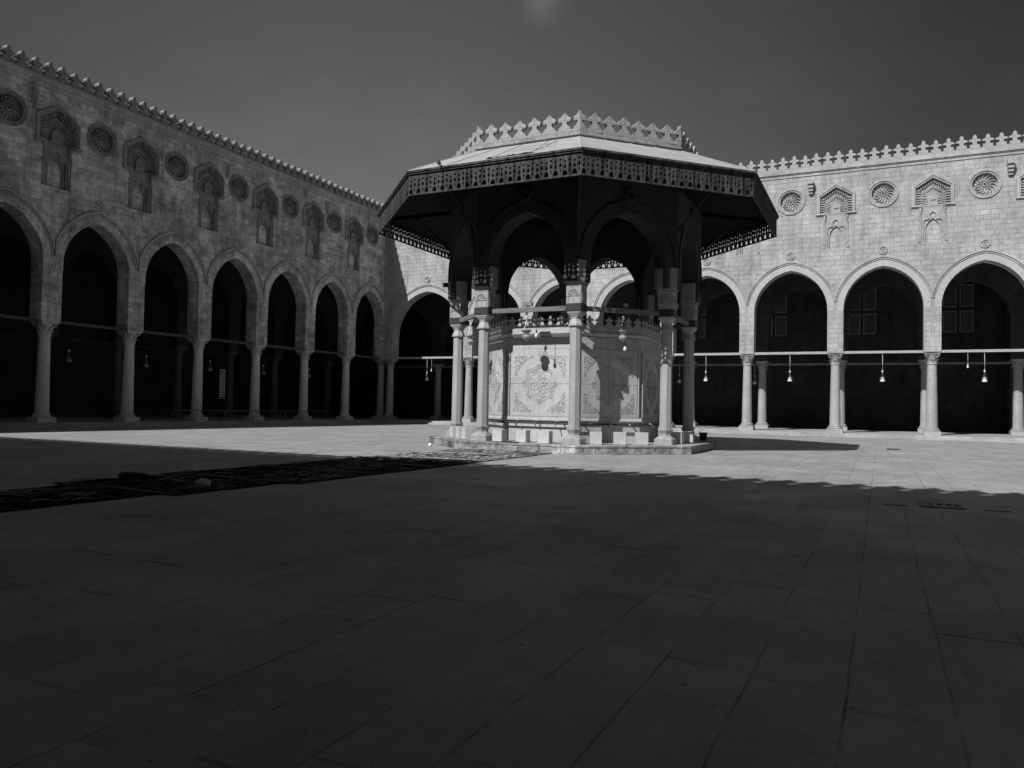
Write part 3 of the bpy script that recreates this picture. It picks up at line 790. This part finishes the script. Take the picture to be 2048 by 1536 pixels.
# struts at the corners
bm = bm_(); a = A0
for sgn in (0,):
    tube(bm, [(4.45, 0, 6.9), (5.7, 0, 8.05)], .045, 6)
st = done("strut", bm, M_DARKWOOD, pav, rz=A0)
for k in range(1, 8): copy_part(st, pav, rz=A0 + k * pi / 4)
for k in (-2, 2):
    bm = bm_(); x, y = vtx(4.1, k); sx = 1 if x > 0 else -1
    box(bm, x + sx * .0 - .0, x + sx * .62, y - .06, y + .06, 5.62, 5.76) if sx > 0 else box(bm, x - .62, x, y - .06, y + .06, 5.62, 5.76)
    box(bm, *sorted((x, x + sx * .42)), y - .06, y + .06, 5.48, 5.62)
    done("beam_end", bm, M_DARKWOOD, pav)
# crown: band and merlons
RC = 4.54
bm = bm_(); octagon(bm, [(RC - .35, 9.20), (RC - .02, 9.20), (RC - .02, 9.455), (RC + .04, 9.47), (RC + .04, 9.515), (RC - .01, 9.525), (RC - .01, 9.60), (RC - .22, 9.60), (RC - .22, 9.2)]); done("crown_band", bm, M_PAV, pav)
CP = 2 * (RC - .01) * C8 * T8 / 7
def cm_half(sc=1.):
    h = CP / 2
    return [(h, 0), (h, .05), (h * .88, .08), (h * .70, .15), (h * .46, .20), (h * .30, .25), (h * .30, .32), (h * .44, .345), (h * .56, .325), (h * .74, .335), (h * .84, .375), (h * .82, .425), (h * .66, .47), (h * .46, .475), (h * .42, .50), (h * .24, .55), (0, .615)]
hp = cm_half(); bm = bm_(); slab(bm, [hp + [(-x, z) for x, z in hp[-2::-1]]], 0, .13)
apc = (RC - .01) * C8; first = None
def place_side(first, name, u, k, z, ap):
    a = side_rz(k); x, y = u, -ap
    return (x * cos(a) - y * sin(a), x * sin(a) + y * cos(a), z), a
crn = done("merlon", bm, M_PAV, pav); n_ = 0
for k in range(8):
    for i in range(1, 7):
        (l, a) = place_side(None, "", -3.5 * CP + CP * i, k, 9.60, apc)
        if n_ == 0: crn.location = l; crn.rotation_euler = (0, 0, a)
        else:
            c_ = copy_part(crn, pav, l, a + random.uniform(-.06, .06)); c_.scale = (1, 1, random.uniform(.92, 1.03))
        n_ += 1
bm = bm_()
half = [(0, 0)] + hp
for s in (-1, 1):
    ang = s * pi / 8
    R = Matrix.Rotation(ang, 4, 'Z')
    # local: tip at origin, outward = -y ; each wing runs along a side
    pts = [(s * x, z) for x, z in hp] + [(0, 0)]
    bmw = bm_(); slab(bmw, [pts], 0, .13)
    tmp = bpy.data.meshes.new("t")
    for v in bmw.verts: v.co = R @ v.co
    bmw.to_mesh(tmp); bmw.free(); bm.from_mesh(tmp); bpy.data.meshes.remove(tmp)
cc_ = done("corner_merlon", bm, M_PAV, pav); n_ = 0
for k in range(8):
    x, y = vtx(RC - .01, k); rz = A0 + k * pi / 4 + pi / 2
    if n_ == 0: cc_.location = (x, y, 9.60); cc_.rotation_euler = (0, 0, rz)
    else: copy_part(cc_, pav, (x, y, 9.60), rz)
    n_ += 1

# ---------------------------------------------------------------- fountain drum
ftn = thing("fountain", "carved marble fountain drum with star medallions inside the octagonal pavilion", "fountain", (PX, PY, 0))
RD = 3.10; AD = RD * C8; HD = AD * T8
bm = bm_(); rg = octagon(bm, [(RD - .06, ZP - .01), (RD - .06, 3.60)]); rr = octagon(bm, [(RD - .06, 3.6), (RD - .02, 3.62), (RD + .05, 3.70), (RD + .05, 3.74), (RD + .01, 3.75), (RD + .01, 3.90), (RD - .6, 3.90)])
octagon(bm, [(RD - .06, .90), (RD + .04, .93), (RD + .04, .98), (RD + .01, 1.0), (RD + .01, 1.05), (RD - .06, 1.06)])
octagon(bm, [(RD - .06, 3.22), (RD - .01, 3.225), (RD - .01, 3.60)])
bm.faces.new(rr[-1]); done("drum", bm, M_MARBLE, ftn)
PW = HD - .16
bm = bm_()
for x0, x1 in ((-PW, -.005), (.005, PW)):
    for z0, z1 in ((1.062, 2.093), (2.103, 3.218)): box(bm, x0, x1, -AD - .005, -AD + .07, z0, z1)
panel = done("marble_panel", bm, M_MARBLE, ftn, rz=0)
def flat_ring(bm, cx, cz, r, w=.014, y=-AD - .006, n=20, a0=0, a1=2 * pi, pr=.013):
    pts = lambda rr: [(cx + rr * cos(a0 + (a1 - a0) * i / n), cz + rr * sin(a0 + (a1 - a0) * i / n)) for i in range(n + 1)]
    frame_strip(bm, pts(r - w / 2), pts(r + w / 2), y - pr, y + .006)
def flat_line(bm, p, q, w=.016, y=-AD - .006, pr=.013):
    p, q = Vector(p), Vector(q); d = (q - p).normalized(); s = Vector((-d.y, d.x)) * w / 2
    frame_strip(bm, [(p - s)[:], (q - s)[:]], [(p + s)[:], (q + s)[:]], y - pr, y + .006)
bm = bm_(); cz = 2.10; RM = .54
loops = [(RM * cos(k * pi / 4), cz + RM * sin(k * pi / 4)) for k in range(8)]
for k, (x, z) in enumerate(loops):
    flat_ring(bm, x, z, .045, .012, n=14); flat_ring(bm, x, z, .085, .014, n=16, a0=k * pi / 4 - 2.2, a1=k * pi / 4 + 2.2)
    x2, z2 = loops[(k + 1) % 8]; A_, B_ = Vector((x, z)), Vector((x2, z2)); C_ = Vector((0, cz))
    for f in (1.10, .97): flat_line(bm, C_ + (A_ - C_) * f + (B_ - A_) * .13, C_ + (B_ - C_) * f - (B_ - A_) * .13)
    x3, z3 = loops[(k + 2) % 8]; flat_line(bm, (x, z), (x3, z3), .018)
    x3, z3 = loops[(k + 3) % 8]
    aa = (k + .5) * pi / 4; hx, hz = .27 * cos(aa), cz + .27 * sin(aa)
    hexp = [(hx + .080 * cos(aa + j * pi / 3), hz + .080 * sin(aa + j * pi / 3)) for j in range(6)]
    for j in range(6): flat_line(bm, hexp[j], hexp[(j + 1) % 6], .014)
    flat_line(bm, (.18 * cos(aa), cz + .18 * sin(aa)), (.09 * cos(aa + pi / 8), cz + .09 * sin(aa + pi / 8)), .014)
    flat_line(bm, (.18 * cos(aa), cz + .18 * sin(aa)), (.09 * cos(aa - pi / 8), cz + .09 * sin(aa - pi / 8)), .014)
med = done("star_medallion", bm, M_MARBLE, panel)
rn = random.Random(5)
for sx in (-1, 1):
    for sz in (-1, 1):
        bm = bm_(); n = 0; tries = 0; pl_ = []
        while n < 42 and tries < 4000:
            tries += 1; u, v = rn.random() * .60, rn.random() * .62
            if (u - .86) ** 2 + (v - .86) ** 2 < .86 ** 2 - .0 or any((u - a) ** 2 + (v - b) ** 2 < .0042 for a, b in pl_): continue
            pl_.append((u, v)); n += 1
            x, z = sx * (.87 - u), cz + sz * (.88 - v); a = rn.random() * 6.28
            flat_ring(bm, x, z, .020 + rn.random() * .016, .013, n=9, a0=a, a1=a + 4.0 + rn.random() * 1.5)
            flat_line(bm, (x, z), (x + .05 * cos(a), z + .05 * sin(a)), .012)
        done("corner_arabesque", bm, M_MARBLE, panel)
for s in (-1, 1):
    bm = bm_(); tube(bm, [(s * (PW + .05), -AD - .0, 1.06), (s * (PW + .05), -AD - .0, 3.22)], .022, 6)
    done("panel_bead", bm, M_MARBLE, panel)
for k in range(1, 8): copy_part(panel, ftn, rz=side_rz(k))
DP = 2 * HD / 7
hm_ = [(.5, 0), (.5, .06), (.46, .08), (.30, .16), (.10, .22), (.13, .23), (.36, .235), (.40, .27), (.30, .31), (.12, .335), (.10, .37), (0, .43)]
hd = [(x * DP, z * .9) for x, z in hm_]
bm = bm_(); slab(bm, [hd + [(-x, z) for x, z in hd[-2::-1]]], 0, .07)
dm = done("merlon", bm, M_MARBLE, ftn); n_ = 0
for k in range(8):
    for i in range(7):
        (l, a) = place_side(None, "", -3 * DP + DP * i, k, 3.90, AD)
        if n_ == 0: dm.location = l; dm.rotation_euler = (0, 0, a)
        else: copy_part(dm, ftn, l, a)
        n_ += 1
bm = bm_(); a = AD + .10; h = a * T8
tube(bm, [(-h, -a, .845), (h, -a, .835)], .028, 8)
for x in (-.85, .85, 0): box(bm, x - .02, x + .02, -a, -AD + .02, .83, .86)
pipe = done("water_pipe", bm, M_IRON, ftn, True, rz=0)
for x in (-.68, -.02, .66):
    bm = bm_(); tube(bm, [(x, -a, .86), (x, -a - .10, .86), (x + .015, -a - .15, .82), (x + .02, -a - .155, .74)], .018, 6); tube(bm, [(x, -a - .06, .86), (x, -a - .06, .92)], .012, 6)
    tube(bm, [(x - .05, -a - .06, .925), (x + .05, -a - .06, .925)], .011, 6); done("tap", bm, M_BRASS, pipe)
for k in range(1, 8): copy_part(pipe, ftn, rz=side_rz(k))

# ---------------------------------------------------------------- washing stools
def stool_bm():
    bm = bm_(); box(bm, -.17, .17, -.17, .17, 0, .375)
    bmesh.ops.bevel(bm, geom=bm.edges[:], offset=.012, segments=2, affect='EDGES'); return bm
stool0 = None
ordn = ["first", "second", "third"]
sidename = {-1: "on the platform's far left side", 0: "before the sunlit medallion panel",
            1: "before the half-shaded medallion panel", 2: "on the platform's shaded right side"}
for k in (-1, 0, 1, 2):
    for i, u in enumerate((-.83, -.03, .72)):
        R = Matrix.Rotation(side_rz(k), 3, 'Z'); p = R @ Vector((u - (.12 if k == 1 else 0), -3.98, 0)); loc = (PX + p.x, PY + p.y, ZP - .003)
        lab = f"white marble block seat {sidename[k]}, {ordn[i]} from the left"
        if stool0 is None: stool0 = done("stone_stool", stool_bm(), M_STOOL, loc=loc, rz=side_rz(k)); tag(stool0, lab, "stool", "marble block seats round the fountain")
        else: copy_thing(stool0, loc, side_rz(k) + (i - 1) * .05 - (.28 if k == 1 else 0), lab)

# ---------------------------------------------------------------- lamps
def lamp(name, label, x, y, z0, zc, ornate=False, group="hanging glass lamps", dim=False):
    """z0 = beam underside, zc = rim of the glass"""
    t = thing(name, label, "lamp", (x, y, z0), 0, group); L_ = z0 - zc
    bm = bm_(); zb = -L_ + .42
    tube(bm, [(0, 0, .0), (.004, 0, zb * .5), (0, 0, zb)], .013, 6)
    done("cord", bm, M_IRON if ornate or dim else M_GLASSW, t)
    bm = bm_(); lathe(bm, [(.008, .06), (.035, .045), (.05, 0), (.04, -.05), (.012, -.08)], (0, 0, zb), 12); done("ball", bm, M_GLASSW, t, True)
    bm = bm_()
    for k in range(3):
        a = 2 * pi * k / 3 + .4; tube(bm, [(0, 0, zb - .06), (.10 * cos(a), .10 * sin(a), -L_ + .12), (.15 * cos(a), .15 * sin(a), -L_ + .01)], .007, 5)
    n = 18; rg = [(.15 * cos(2 * pi * i / n), .15 * sin(2 * pi * i / n), -L_) for i in range(n + 1)]; tube(bm, rg, .009, 5)
    done("chain", bm, M_BRASS, t)
    bm = bm_()
    if ornate: lathe(bm, [(.15, .03), (.135, -.02), (.07, -.09), (.055, -.105), (.10, -.13), (.125, -.18), (.11, -.24), (.05, -.29), (.01, -.31)], (0, 0, -L_), 20)
    else: lathe(bm, [(.045, .10), (.06, .04), (.10, .0), (.09, -.02), (.125, -.10), (.13, -.155), (.09, -.165), (.01, -.165)], (0, 0, -L_), 20)
    done("glass_bowl", bm, M_GLASSW if not (ornate or dim) else GL, t, True)  # shaded arcade's lamps get darker glass in place of shade
    return t
GL = plain("cloudy_glass", .30, .15, .6, .3)
def bulb(label, x, y, z0, zb):
    t = thing("light_bulb", label, "bulb", (x, y, z0), 0, "bare bulbs on cords")
    bm = bm_(); tube(bm, [(0, 0, 0), (.006, 0, (zb - z0) * .5), (0, 0, zb - z0 + .10)], .009, 5); lathe(bm, [(.022, .14), (.024, .05), (.018, .04)], (0, 0, zb - z0), 10); done("cord", bm, M_GLASSW if y > 0 else M_IRON, t)
    bm = bm_(); lathe(bm, [(.02, .05), (.03, .03), (.055, -.02), (.058, -.05), (.04, -.09), (.004, -.105)], (0, 0, zb - z0), 14); done("glass", bm, M_GLASSW, t, True)
    return t
ZB = 4.81
nm = ["in the wide corner arch of the sunlit arcade", "in the second arch from the corner, seen past the pavilion's left posts", "in the third sunlit arch", "in the fourth sunlit arch behind the fountain",
      "in the sunlit arch just right of the pavilion", "in the second full sunlit arch right of the pavilion", "in the third sunlit arch right of the pavilion", "in the rightmost sunlit arch beside a bare bulb"]
for i, x in enumerate(R_mid[:8]):
    if i == 1 or i in (2, 3): continue
    lamp("hanging_lamp", "white glass lamp on chains hanging " + nm[i], x, .18, ZB, 3.36)
lamp("hanging_lamp", "white glass inner-row lamp beside the first column right of the pavilion", 26.3, 7.03, 4.55, 3.42)
lamp("hanging_lamp", "white glass lamp of the inner row seen between the pavilion's right posts", 21.05, 7.03, 4.55, 3.5)
bulb("bare bulb on a white cord in the rightmost sunlit arch", 38.45, .18, ZB, 4.05)
bulb("bare bulb on a cord beside the lamp in the corner arch", 4.25, .18, ZB, 3.95)
for i, x in enumerate(L_mid[::-1][:6]):
    lamp("hanging_lamp", ["dim glass lamp in the shaded arch nearest the corner", "dim glass lamp in the second shaded arch from the corner", "dim glass lamp in the third shaded arch from the corner", "dim glass lamp in the shaded arch left of the bright window grille", "dim glass lamp in the second shaded arch from the left edge", "dim glass lamp in the shaded arch at the left edge of the photo"][i], -1.9, x, 4.6, 3.3, dim=True)
ZT = 4.285
def ring_pt(k, f, ap=4.07 * C8):
    R = Matrix.Rotation(side_rz(k), 3, 'Z'); p = R @ Vector((f, -ap, 0)); return PX + p.x, PY + p.y
x, y = ring_pt(0, -.08); lamp("fountain_lamp", "ornate cloudy glass lamp hanging before the sunlit medallion panel", x, y, ZT, 3.70, True, "lamps on the pavilion tie beams")
x, y = ring_pt(0, .26); bulb("bare bulb hanging beside the ornate lamp over the sunlit panel", x, y, ZT, 3.58)
x, y = ring_pt(1, .02); lamp("fountain_lamp", "ornate lamp hanging before the half-shaded medallion panel", x, y, ZT, 3.72, True, "lamps on the pavilion tie beams")
x, y = ring_pt(1, .10); bulb("round bare bulb below the lamp over the half-shaded panel", x, y, ZT, 3.22)
x, y = ring_pt(-1, .0); lamp("fountain_lamp", "ornate lamp hanging between the two left posts of the pavilion", x, y, ZT, 3.70, True, "lamps on the pavilion tie beams")
def flood(label, k, f):
    x, y = ring_pt(k, f); t = thing("floodlight", label, "floodlight", (x, y, 4.425), side_rz(k), "floodlights on the tie beams")
    bm = bm_(); box(bm, -.09, .09, -.05, .05, .05, .17); bmesh.ops.bevel(bm, geom=bm.edges[:], offset=.01, segments=1, affect='EDGES'); done("housing", bm, M_RAILP, t)
    bm = bm_(); box(bm, -.08, .08, -.056, -.052, .06, .16); done("lens", bm, GL, t)
    bm = bm_(); tube(bm, [(-.10, 0, .11), (-.10, 0, .0), (.10, 0, .0), (.10, 0, .11)], .01, 5); done("bracket", bm, M_IRON, t)
flood("small pale floodlight standing on the tie beam above the sunlit panel", 0, -.16)
flood("black floodlight on the tie beam next to the pale one", 0, .02)
flood("floodlight on the tie beam above the half-shaded panel", 1, .08)

# ---------------------------------------------------------------- barrier along the shaded arcade
def barrier(label, y0, y1):
    t = thing("railing", label, "railing", (.42, y0, .222), pi / 2, "low crowd barriers along the shaded arcade"); Ln = y1 - y0
    bm = bm_(); tube(bm, [(0, 0, .60), (Ln, 0, .60)], .024, 6); tube(bm, [(0, 0, .08), (Ln, 0, .08)], .014, 6); done("rail", bm, M_RAILP, t)
    bm = bm_(); n = int(Ln / .30)
    for i in range(n + 1): tube(bm, [(Ln * i / n, 0, .08), (Ln * i / n, 0, .60)], .012 if 0 < i < n else .022, 5)
    done("bars", bm, M_RAILP, t)
    bm = bm_()
    for xx in (.1, Ln - .1): tube(bm, [(xx, -.2, .01), (xx, 0, .08), (xx, .2, .01)], .014, 5)
    done("foot", bm, M_RAILP, t)
barrier("low dark railing at the left, before the column left of the window grille", -19.4, -15.9)
barrier("low dark railing in the middle, under the bright window grille", -15.8, -10.9)
barrier("low dark railing at the right end of the shaded arcade's barriers", -10.8, -6.9)

# ---------------------------------------------------------------- prayer rugs
def rug_mat(i):
    m, t, b = _mat(f"prayer_rug_weave_{i}", .95, .05); tc = N(t, "ShaderNodeTexCoord"); v = tc.outputs["Object"]
    ch = N(t, "ShaderNodeTexVoronoi", feature='F1', distance='MANHATTAN'); ch.inputs["Scale"].default_value = 5 + i; t.links.new(v, ch.inputs["Vector"])
    r = N(t, "ShaderNodeMapRange"); r.inputs[1].default_value = .1; r.inputs[2].default_value = .6; r.inputs[3].default_value = .5; r.inputs[4].default_value = 1.7; t.links.new(ch.outputs["Distance"], r.inputs[0])
    sx = N(t, "ShaderNodeSeparateXYZ"); t.links.new(v, sx.inputs[0])
    ax = mul(t, mul(t, sx.outputs[0], 0, 'ADD'), 1); ab = N(t, "ShaderNodeMath", operation='ABSOLUTE'); t.links.new(ax, ab.inputs[0])
    st = N(t, "ShaderNodeMath", operation='PINGPONG'); st.inputs[1].default_value = .11; t.links.new(ab.outputs[0], st.inputs[0])
    r2 = N(t, "ShaderNodeMapRange"); r2.inputs[1].default_value = .02; r2.inputs[2].default_value = .09; r2.inputs[3].default_value = .7; r2.inputs[4].default_value = 1.5; t.links.new(st.outputs[0], r2.inputs[0])
    val = mul(t, mul(t, mul(t, r.outputs[0], r2.outputs[0]), noise(t, v, 3, 5, .6, .5, 1.5)), [.035, .055, .085, .045, .15, .20][i])
    cc = N(t, "ShaderNodeCombineColor")
    for q in range(3): t.links.new(val, cc.inputs[q])
    t.links.new(cc.outputs[0], b.inputs["Base Color"]); bump(t, b, noise(t, v, 60, 3, .6), .5, .01); return m
RM_ = [rug_mat(i) for i in range(6)]
M_FRINGE2 = plain("grey_rug_fringe", .24, .95, .05, .3)
M_FRINGE = plain("pale_rug_fringe", .42, .95, .05, .2)
from mathutils import noise as mnoise
def rug(i, cx, cy, w, l, rz, label, fold=.05):
    nx, ny = 22, 40; bm = bm_(); rn = random.Random(40 + i); g = []
    sd = rn.random() * 50
    for a in range(nx + 1):
        row = []
        for b in range(ny + 1):
            x = -w / 2 + w * a / nx; y = -l / 2 + l * b / ny
            n1 = mnoise.noise(Vector((x * 1.1 + sd, y * 1.6, i * 3.7))); n2 = mnoise.noise(Vector((x * 3 + sd, y * 3.4, 9.1)))
            ridge = max(0, 1 - abs(n1) * 9) * fold + max(0, n2) * fold * .35
            edge = min(1, min(a, nx - a) / 2 + .25) * min(1, min(b, ny - b) / 2 + .25)
            row.append(bm.verts.new((x + .05 * n2, y + .08 * n1, .012 + .004 * (i % 3) + ridge * edge)))
        g.append(row)
    for a in range(nx):
        for b in range(ny): bm.faces.new((g[a][b], g[a + 1][b], g[a + 1][b + 1], g[a][b + 1]))
    ret = bmesh.ops.solidify(bm, geom=bm.faces[:], thickness=.009)
    t = done("prayer_rug", bm, RM_[i % 4 if i > 5 else 4 + i % 2], None, True, (cx, cy, 0), rz); tag(t, label, "rug", "prayer rugs laid in a strip to the fountain")  # first rows get lighter weaves, sunlight mixed into their colour
    # curled pale border band seen along parts of the edge
    bm = bm_()
    for e in range(3):
        b0 = rn.randint(2, 26); s = rn.choice((-1, 1)); pts = []
        for q in range(8):
            y = -l / 2 + l * (b0 + q * 1.3) / ny; n1 = mnoise.noise(Vector((y, sd, 0)))
            pts.append((s * (w / 2 - .12 - .25 * (e % 2)) + .07 * n1, y, .040 + .018 * sin(q * .9)))
        tube(bm, pts, .008, 4)
    for s in (-1, 1):
        tube(bm, [(-w / 2 + .04 + w * .92 * q / 9, s * (l / 2 - .01) + .04 * mnoise.noise(Vector((q, sd, s))), .03 + .008 * (q % 2)) for q in range(10)], .006, 4)
    done("folded_edge", bm, M_FRINGE if i < 6 else M_FRINGE2, t)["kind"] = "stuff"  # edge colour split too: paler for rows in sun, greyer for shade
    return t
rows = [(-28.55, 2.15), (-30.75, 2.2), (-32.95, 2.15), (-35.1, 2.1), (-37.25, 2.15), (-39.4, 2.15), (-41.6, 2.2), (-43.8, 2.1)]
rname = ["first row off the platform", "second row, at the shadow edge", "third row from the platform", "fourth row from the platform",
         "fifth row, behind the pale stone", "sixth row, by the pale stone", "seventh row, near the left edge", "last row, at the left edge"]
q = 0
for r_, (cy, l) in enumerate(rows):
    for c_ in range(3):
        side = ["left-hand", "middle", "right-hand"][c_]
        X0, X1 = ([(22.55, 25.6)] * 5 + [(22.6, 25.35), (22.95, 25.05), (23.0, 25.0)])[r_]; W_ = (X1 - X0) / 3
        rug(q, X0 + W_ * (c_ + .5) + .03 * sin(q * 2.1), cy + .06 * sin(q * 1.7), W_ + .02, l, .02 * sin(q * 3.3), f"{side} dark prayer rug in the {rname[r_]}", .032); q += 1

# bundle, stone, litter, cable, bucket, grate, loose plate
bm = bm_(); rn = random.Random(2)
tube(bm, [(-.42, 0, .07), (-.36, .0, .085), (-.15, .02, .095), (.1, .0, .085), (.3, -.03, .06), (.5, -.05, .04)], .08, 12, [.02, .06, .066, .06, .04, .015])
for v in bm.verts: v.co *= .8
for v in bm.verts: v.co += Vector((0, 0, 1)) * mnoise.noise(v.co * 9) * .02
b_ = done("rolled_mat", bm, M_DARKWOOD, None, True, (23.20, -39.42, .02), .35); tag(b_, "lumpy black rolled bundle lying on the rugs in the shade", "rolled mat")
bm = bm_(); bmesh.ops.create_icosphere(bm, subdivisions=3, radius=1)
for v in bm.verts:
    v.co = Vector((v.co.x * .13, v.co.y * .10, max(v.co.z, -.55) * .085)) * (1 + .16 * mnoise.noise(v.co * 2.2))
b_ = done("stone_lump", bm, M_MARBLE, None, True, (24.87, -39.61, .07)); tag(b_, "pale rounded stone weighing down the dark rugs", "stone")
bm = bm_(); bmesh.ops.create_icosphere(bm, subdivisions=2, radius=1)
for v in bm.verts: v.co = v.co * .055 * (1 + .7 * mnoise.noise(v.co * 3.1))
b_ = done("crumpled_paper", bm, M_PAPER, None, False, (20.95, -26.75, .05)); tag(b_, "crumpled white paper on the sunlit ground left of the platform", "litter")
bm = bm_(); tube(bm, [(23.35, -27.43, .13), (23.5, -27.46, .20), (23.7, -27.44, .275), (24.1, -27.42, .28), (24.4, -27.3, .28)], .022, 6); 
b_ = done("cable", bm, M_RUBBER); tag(b_, "short black cable drooping over the platform edge below the left seats", "cable", "black cables at the platform")
bm = bm_(); tube(bm, [(23.9, -27.7, .03), (24.4, -27.78, .025), (24.9, -27.82, .025), (25.15, -27.78, .03), (25.22, -27.74, .09)], .024, 6)
b_ = done("cable", bm, M_RUBBER); tag(b_, "black cable lying on the ground against the platform's front edge", "cable", "black cables at the platform")
bk_ = thing("bucket", "small black bucket beside the far right post of the pavilion", "bucket", (28.42, -20.3, ZP - .003))
bm = bm_(); lathe(bm, [(.11, 0), (.15, .28), (.158, .29), (.15, .295), (.14, .28), (.10, .02)], (0, 0, 0), 16); done("pail", bm, M_RUBBER, bk_, True)
bm = bm_(); tube(bm, [(.15 * cos(a / 10 * pi), 0.02, .28 + .12 * sin(a / 10 * pi)) for a in range(11)], .006, 5); done("handle", bm, M_IRON, bk_)
gr = thing("drain_cover", "slotted drain cover set in the paving at the right edge", "drain cover", (34.95, -35.25, 0), .06)
bm = bm_(); slab(bm, [[(-.28, -.26), (.28, -.26), (.28, .26), (-.28, .26)]] + [[(x - .03, -.12), (x + .03, -.12), (x + .03, .14), (x - .03, .14)] for x in (-.14, -.02, .10, .20)], 0, .03)
for v in bm.verts: v.co = Vector((v.co.x, v.co.z, .020 - v.co.y * .4))
done("plate", bm, M_STEP, gr)
bm = bm_(); box(bm, -.27, .27, -.25, .25, .001, .006); done("dark_pit_sheet", bm, M_RUBBER, gr)  # black sheet under the slots drawn in place of the hole's darkness
for dx, sy in ((-.62, -.2), (.66, -.2)):
    bm = bm_(); box(bm, dx - .16, dx + .16, sy - .05, sy - .02, .0, .012); done("raised_edge", bm, M_STEP, gr)
bm = bm_(); box(bm, -.22, .22, -.16, .16, .004, .035); b_ = done("metal_plate", bm, M_IRON, None, False, (34.6, -15.7, 0), .2); tag(b_, "small dark plate on the sunlit paving right of the pavilion's shadow", "metal plate")

# birds
def bird(label, loc, rz):
    t = thing("pigeon", label, "bird", loc, rz)
    bm = bm_(); tube(bm, [(-.13, 0, .03), (-.08, 0, .05), (-.02, 0, .085), (.03, 0, .13), (.055, 0, .17), (.07, 0, .20), (.085, 0, .215)], .04, 10, [.012, .028, .052, .050, .028, .026, .012])
    tube(bm, [(.08, 0, .21), (.105, 0, .203)], .007, 5, [.008, .002]); tube(bm, [(-.22, 0, .01), (-.12, 0, .035)], .02, 6, [.022, .022]); done("body", bm, M_BIRD, t, True)
    for s in (-1, 1):
        bm = bm_(); tube(bm, [(-.17, s * .028, .035), (-.08, s * .045, .065), (.02, s * .045, .12)], .02, 6, [.006, .024, .016]); done("wing", bm, M_BIRD, t, True)
        bm = bm_(); tube(bm, [(0, s * .018, .06), (.005, s * .02, .0)], .005, 5); done("leg", bm, M_BRASS, t)
bird("dark pigeon perched on the front left edge of the pavilion roof", (22.64, PY - RE * C8 - .0, 8.234), 2.2)
bird("small dark bird on the pavilion roof's far left edge", (17.95, -24.9, 8.235), 1.2)

# pigeon-toed names tidy-up: parts carry no category; top-level check
for o in list(S.objects):
    if o.parent is None and o.type == 'EMPTY' and "category" not in o: o["category"] = "thing"
